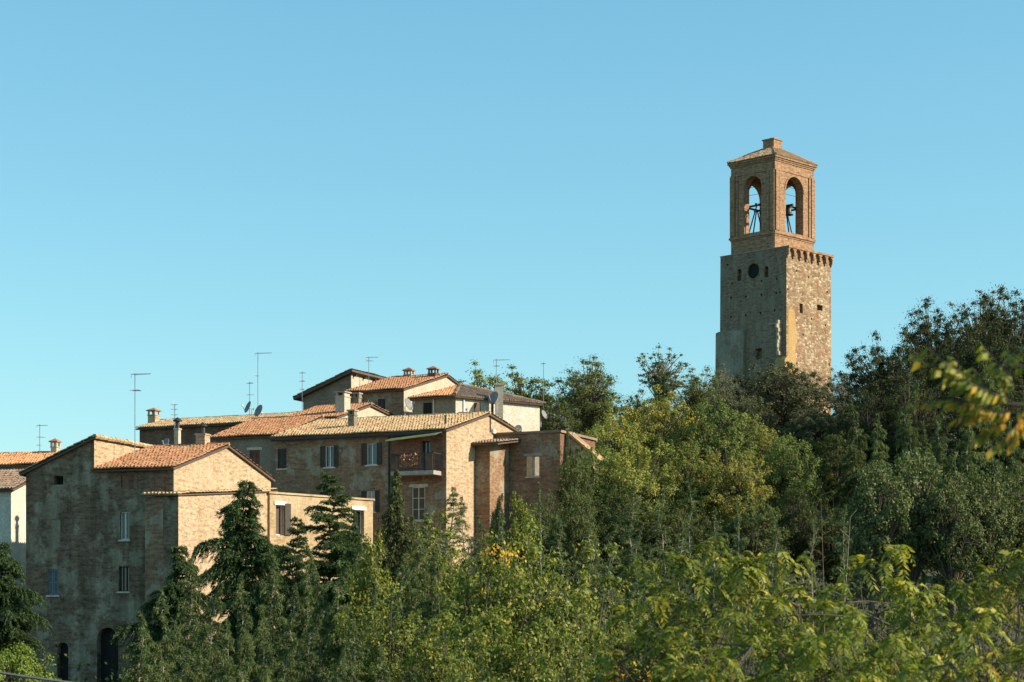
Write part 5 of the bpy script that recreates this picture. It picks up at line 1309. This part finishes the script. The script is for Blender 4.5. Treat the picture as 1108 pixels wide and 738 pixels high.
# -- branch reaching in from a tree beside the camera
def near_tree():
    Y = 11.0; bx = at(1216, 0, Y).x
    gz = ground(bx, Y)
    o = empty('walnut_tree', (bx, Y, gz), 0, 'branch with yellow tipped feathered leaves reaching in before the dark oaks', 'tree')
    g = np.random.default_rng(9); q = MB(); zc = -gz
    q.tube([(0, 0, -.5), (.05, 0, zc * .6), (0, 0, zc + 1.4), (.1, .05, zc + 3.2)], [.09, .075, .05, .02], 8)
    def L(px, py, dy=0): p = at(px, py, Y + dy); return Vector((p.x - bx, p.y - Y, p.z - gz))
    C, D, Nn, Ls, Wd = [[] for _ in range(5)]; C2, D2, N2, L2, W2 = [[] for _ in range(5)]
    brs = [((1216, 470), (1120, 430), (1068, 438)), ((1216, 500), (1130, 470), (1085, 448)), ((1216, 430), (1130, 400), (1085, 392)), ((1216, 470), (1130, 452), (1100, 452))]
    fr = []
    for b in brs:
        pts = bez(L(*b[0]), L(*b[1]), L(*b[2]), 8); q.tube(pts, [.02 - .0022 * i for i in range(8)], 5, cap=False); fr.append(pts)
    # leaves: start, end (px), number of pairs, yellow share, sag
    lv = [((1066, 420), (990, 384), 9, .04, 8), ((1068, 428), (1018, 402), 7, .1, 10), ((1072, 438), (986, 436), 9, .8, -6), ((1075, 440), (1030, 432), 6, .6, 8), ((1082, 436), (1052, 398), 6, 0, 0), ((1090, 436), (1078, 398), 5, .05, 0),
          ((1080, 448), (1058, 474), 5, .9, 4), ((1092, 452), (1066, 462), 4, .8, 6), ((1100, 440), (1112, 466), 5, .95, 4), ((1104, 450), (1094, 480), 4, .9, 2), ((1100, 430), (1128, 420), 6, .1, 4), ((1086, 392), (1108, 374), 5, 0, 0),
          ((1060, 412), (1004, 376), 8, .02, 10), ((1078, 424), (1030, 386), 8, .03, 8), ((1092, 430), (1046, 412), 7, .15, 6), ((1100, 446), (1036, 452), 8, .7, -4), ((1108, 452), (1072, 486), 6, .9, 4), ((1100, 410), (1064, 376), 6, 0, 5), ((1112, 430), (1100, 470), 6, .7, 2),
          ((1100, 420), (1088, 402), 5, .1, 2), ((1110, 400), (1092, 380), 5, 0, 2), ((1095, 445), (1060, 440), 6, .4, 6)]
    for (s, e, n, yel, sag) in lv:
        dy = g.normal(0, .12); a, b = L(*s, dy), L(*e, dy + g.normal(0, .15)); mid = a.lerp(b, .5) - Vector((0, 0, sag / F * Y))
        pts = bez(a, mid, b, n + 2); q.tube(pts, [.004] * len(pts), 3, cap=False)
        for k in range(1, n + 2):
            tg = np.array((pts[k] - pts[k - 1]).normalized()); l = .088 * g.uniform(.75, 1.2)
            for sg in (-1, 1):
                dd = unit(np.array([tg[0] * .5, sg * .55, tg[2] * .5 - .62 + g.normal(0, .15)]))
                nn = unit(g.normal(size=3) * .6 + np.array([.4, -.6, .5])); c = np.array(pts[k]) + dd * l * .5
                T_ = (C2, D2, N2, L2, W2) if g.random() < yel * .72 else (C, D, Nn, Ls, Wd)
                T_[0].append(c); T_[1].append(dd); T_[2].append(nn); T_[3].append(l); T_[4].append(l * .40)
    # rest of the crown, above and beside the frame, carried on its own limbs
    for k in range(26):
        a = Vector((.03, .02, zc + g.uniform(.3, 3.0))); az = g.uniform(-1.2, 1.9); l = g.uniform(.6, 1.5)
        e = a + Vector((math.cos(az) * l, math.sin(az) * l, g.uniform(.1, .7)))
        e.x = max(.45, abs(e.x))
        lp = bez(a, a.lerp(e, .5) + Vector((0, 0, .18)), e, 9); q.tube(lp, [.02 - .0018 * i for i in range(9)], 4, cap=False)
        for i in range(3, 9):
            for f in range(2):
                d = unit(g.normal(size=3) * np.array([1, 1, .35])); fl = g.uniform(.25, .42); r_ = [lp[i] + Vector(d) * fl * t - Vector((0, 0, .25 * fl * t * t)) for t in (0, .25, .5, .75, 1)]
                q.tube(r_, [.005, .004, .003, .003, .002], 3, cap=False)
                for m_ in range(1, 5):
                    sd = unit(np.array([-d[1], d[0], 0]))
                    for sg in (-1, 1):
                        dd = unit(d * .4 + sd * sg * .9 + np.array([0, 0, -.35])); C.append(np.array(r_[m_]) + dd * .05); D.append(dd); Nn.append(unit(g.normal(size=3) * .4 + np.array([0, 0, 1]))); Ls.append(.10); Wd.append(.04)
    q.build('trunk', M['bark'], o)
    link('crown', leaf_mesh('crown', *map(np.array, (C, D, Nn, Ls, Wd)), 'l_pinnate'), o)
    tag(link('yellow_leaves', leaf_mesh('yellow_leaves', *map(np.array, (C2, D2, N2, L2, W2)), 'l_yellowtip'), o), 'yellow and orange leaflets at the branch tip')
near_tree()

# -- undergrowth between the trunks
def undergrowth():
    g = np.random.default_rng(5); C = []
    n = 7000
    Y = g.uniform(28, 178, n); px = g.uniform(-60, 1340, n)
    for y, p in zip(Y, px):
        x = (p - CX) / F * y
        if p < 640 and y > 97 and p > 300: continue
        if p < 140 and y > 88: continue
        if p > 930 and y > 160: continue
        C.append((x, y, ground(x, y)))
    C = np.array(C); idx = np.repeat(np.arange(len(C)), 22); m_ = len(idx)
    off = g.normal(size=(m_, 3)) * np.array([.6, .6, .5]); off[:, 2] = np.abs(off[:, 2]) * 2.0
    Nn = unit(g.normal(size=(m_, 3)) + np.array([0, 0, .6])); D = unit(np.cross(Nn, g.normal(size=(m_, 3))))
    L = g.uniform(.14, .3, m_)
    tag(link('undergrowth', leaf_mesh('undergrowth', C[idx] + off, D, Nn, L, L * .6, 'l_under')), kind='stuff', label='dark scrub and brambles covering the slope between the trees')
undergrowth()
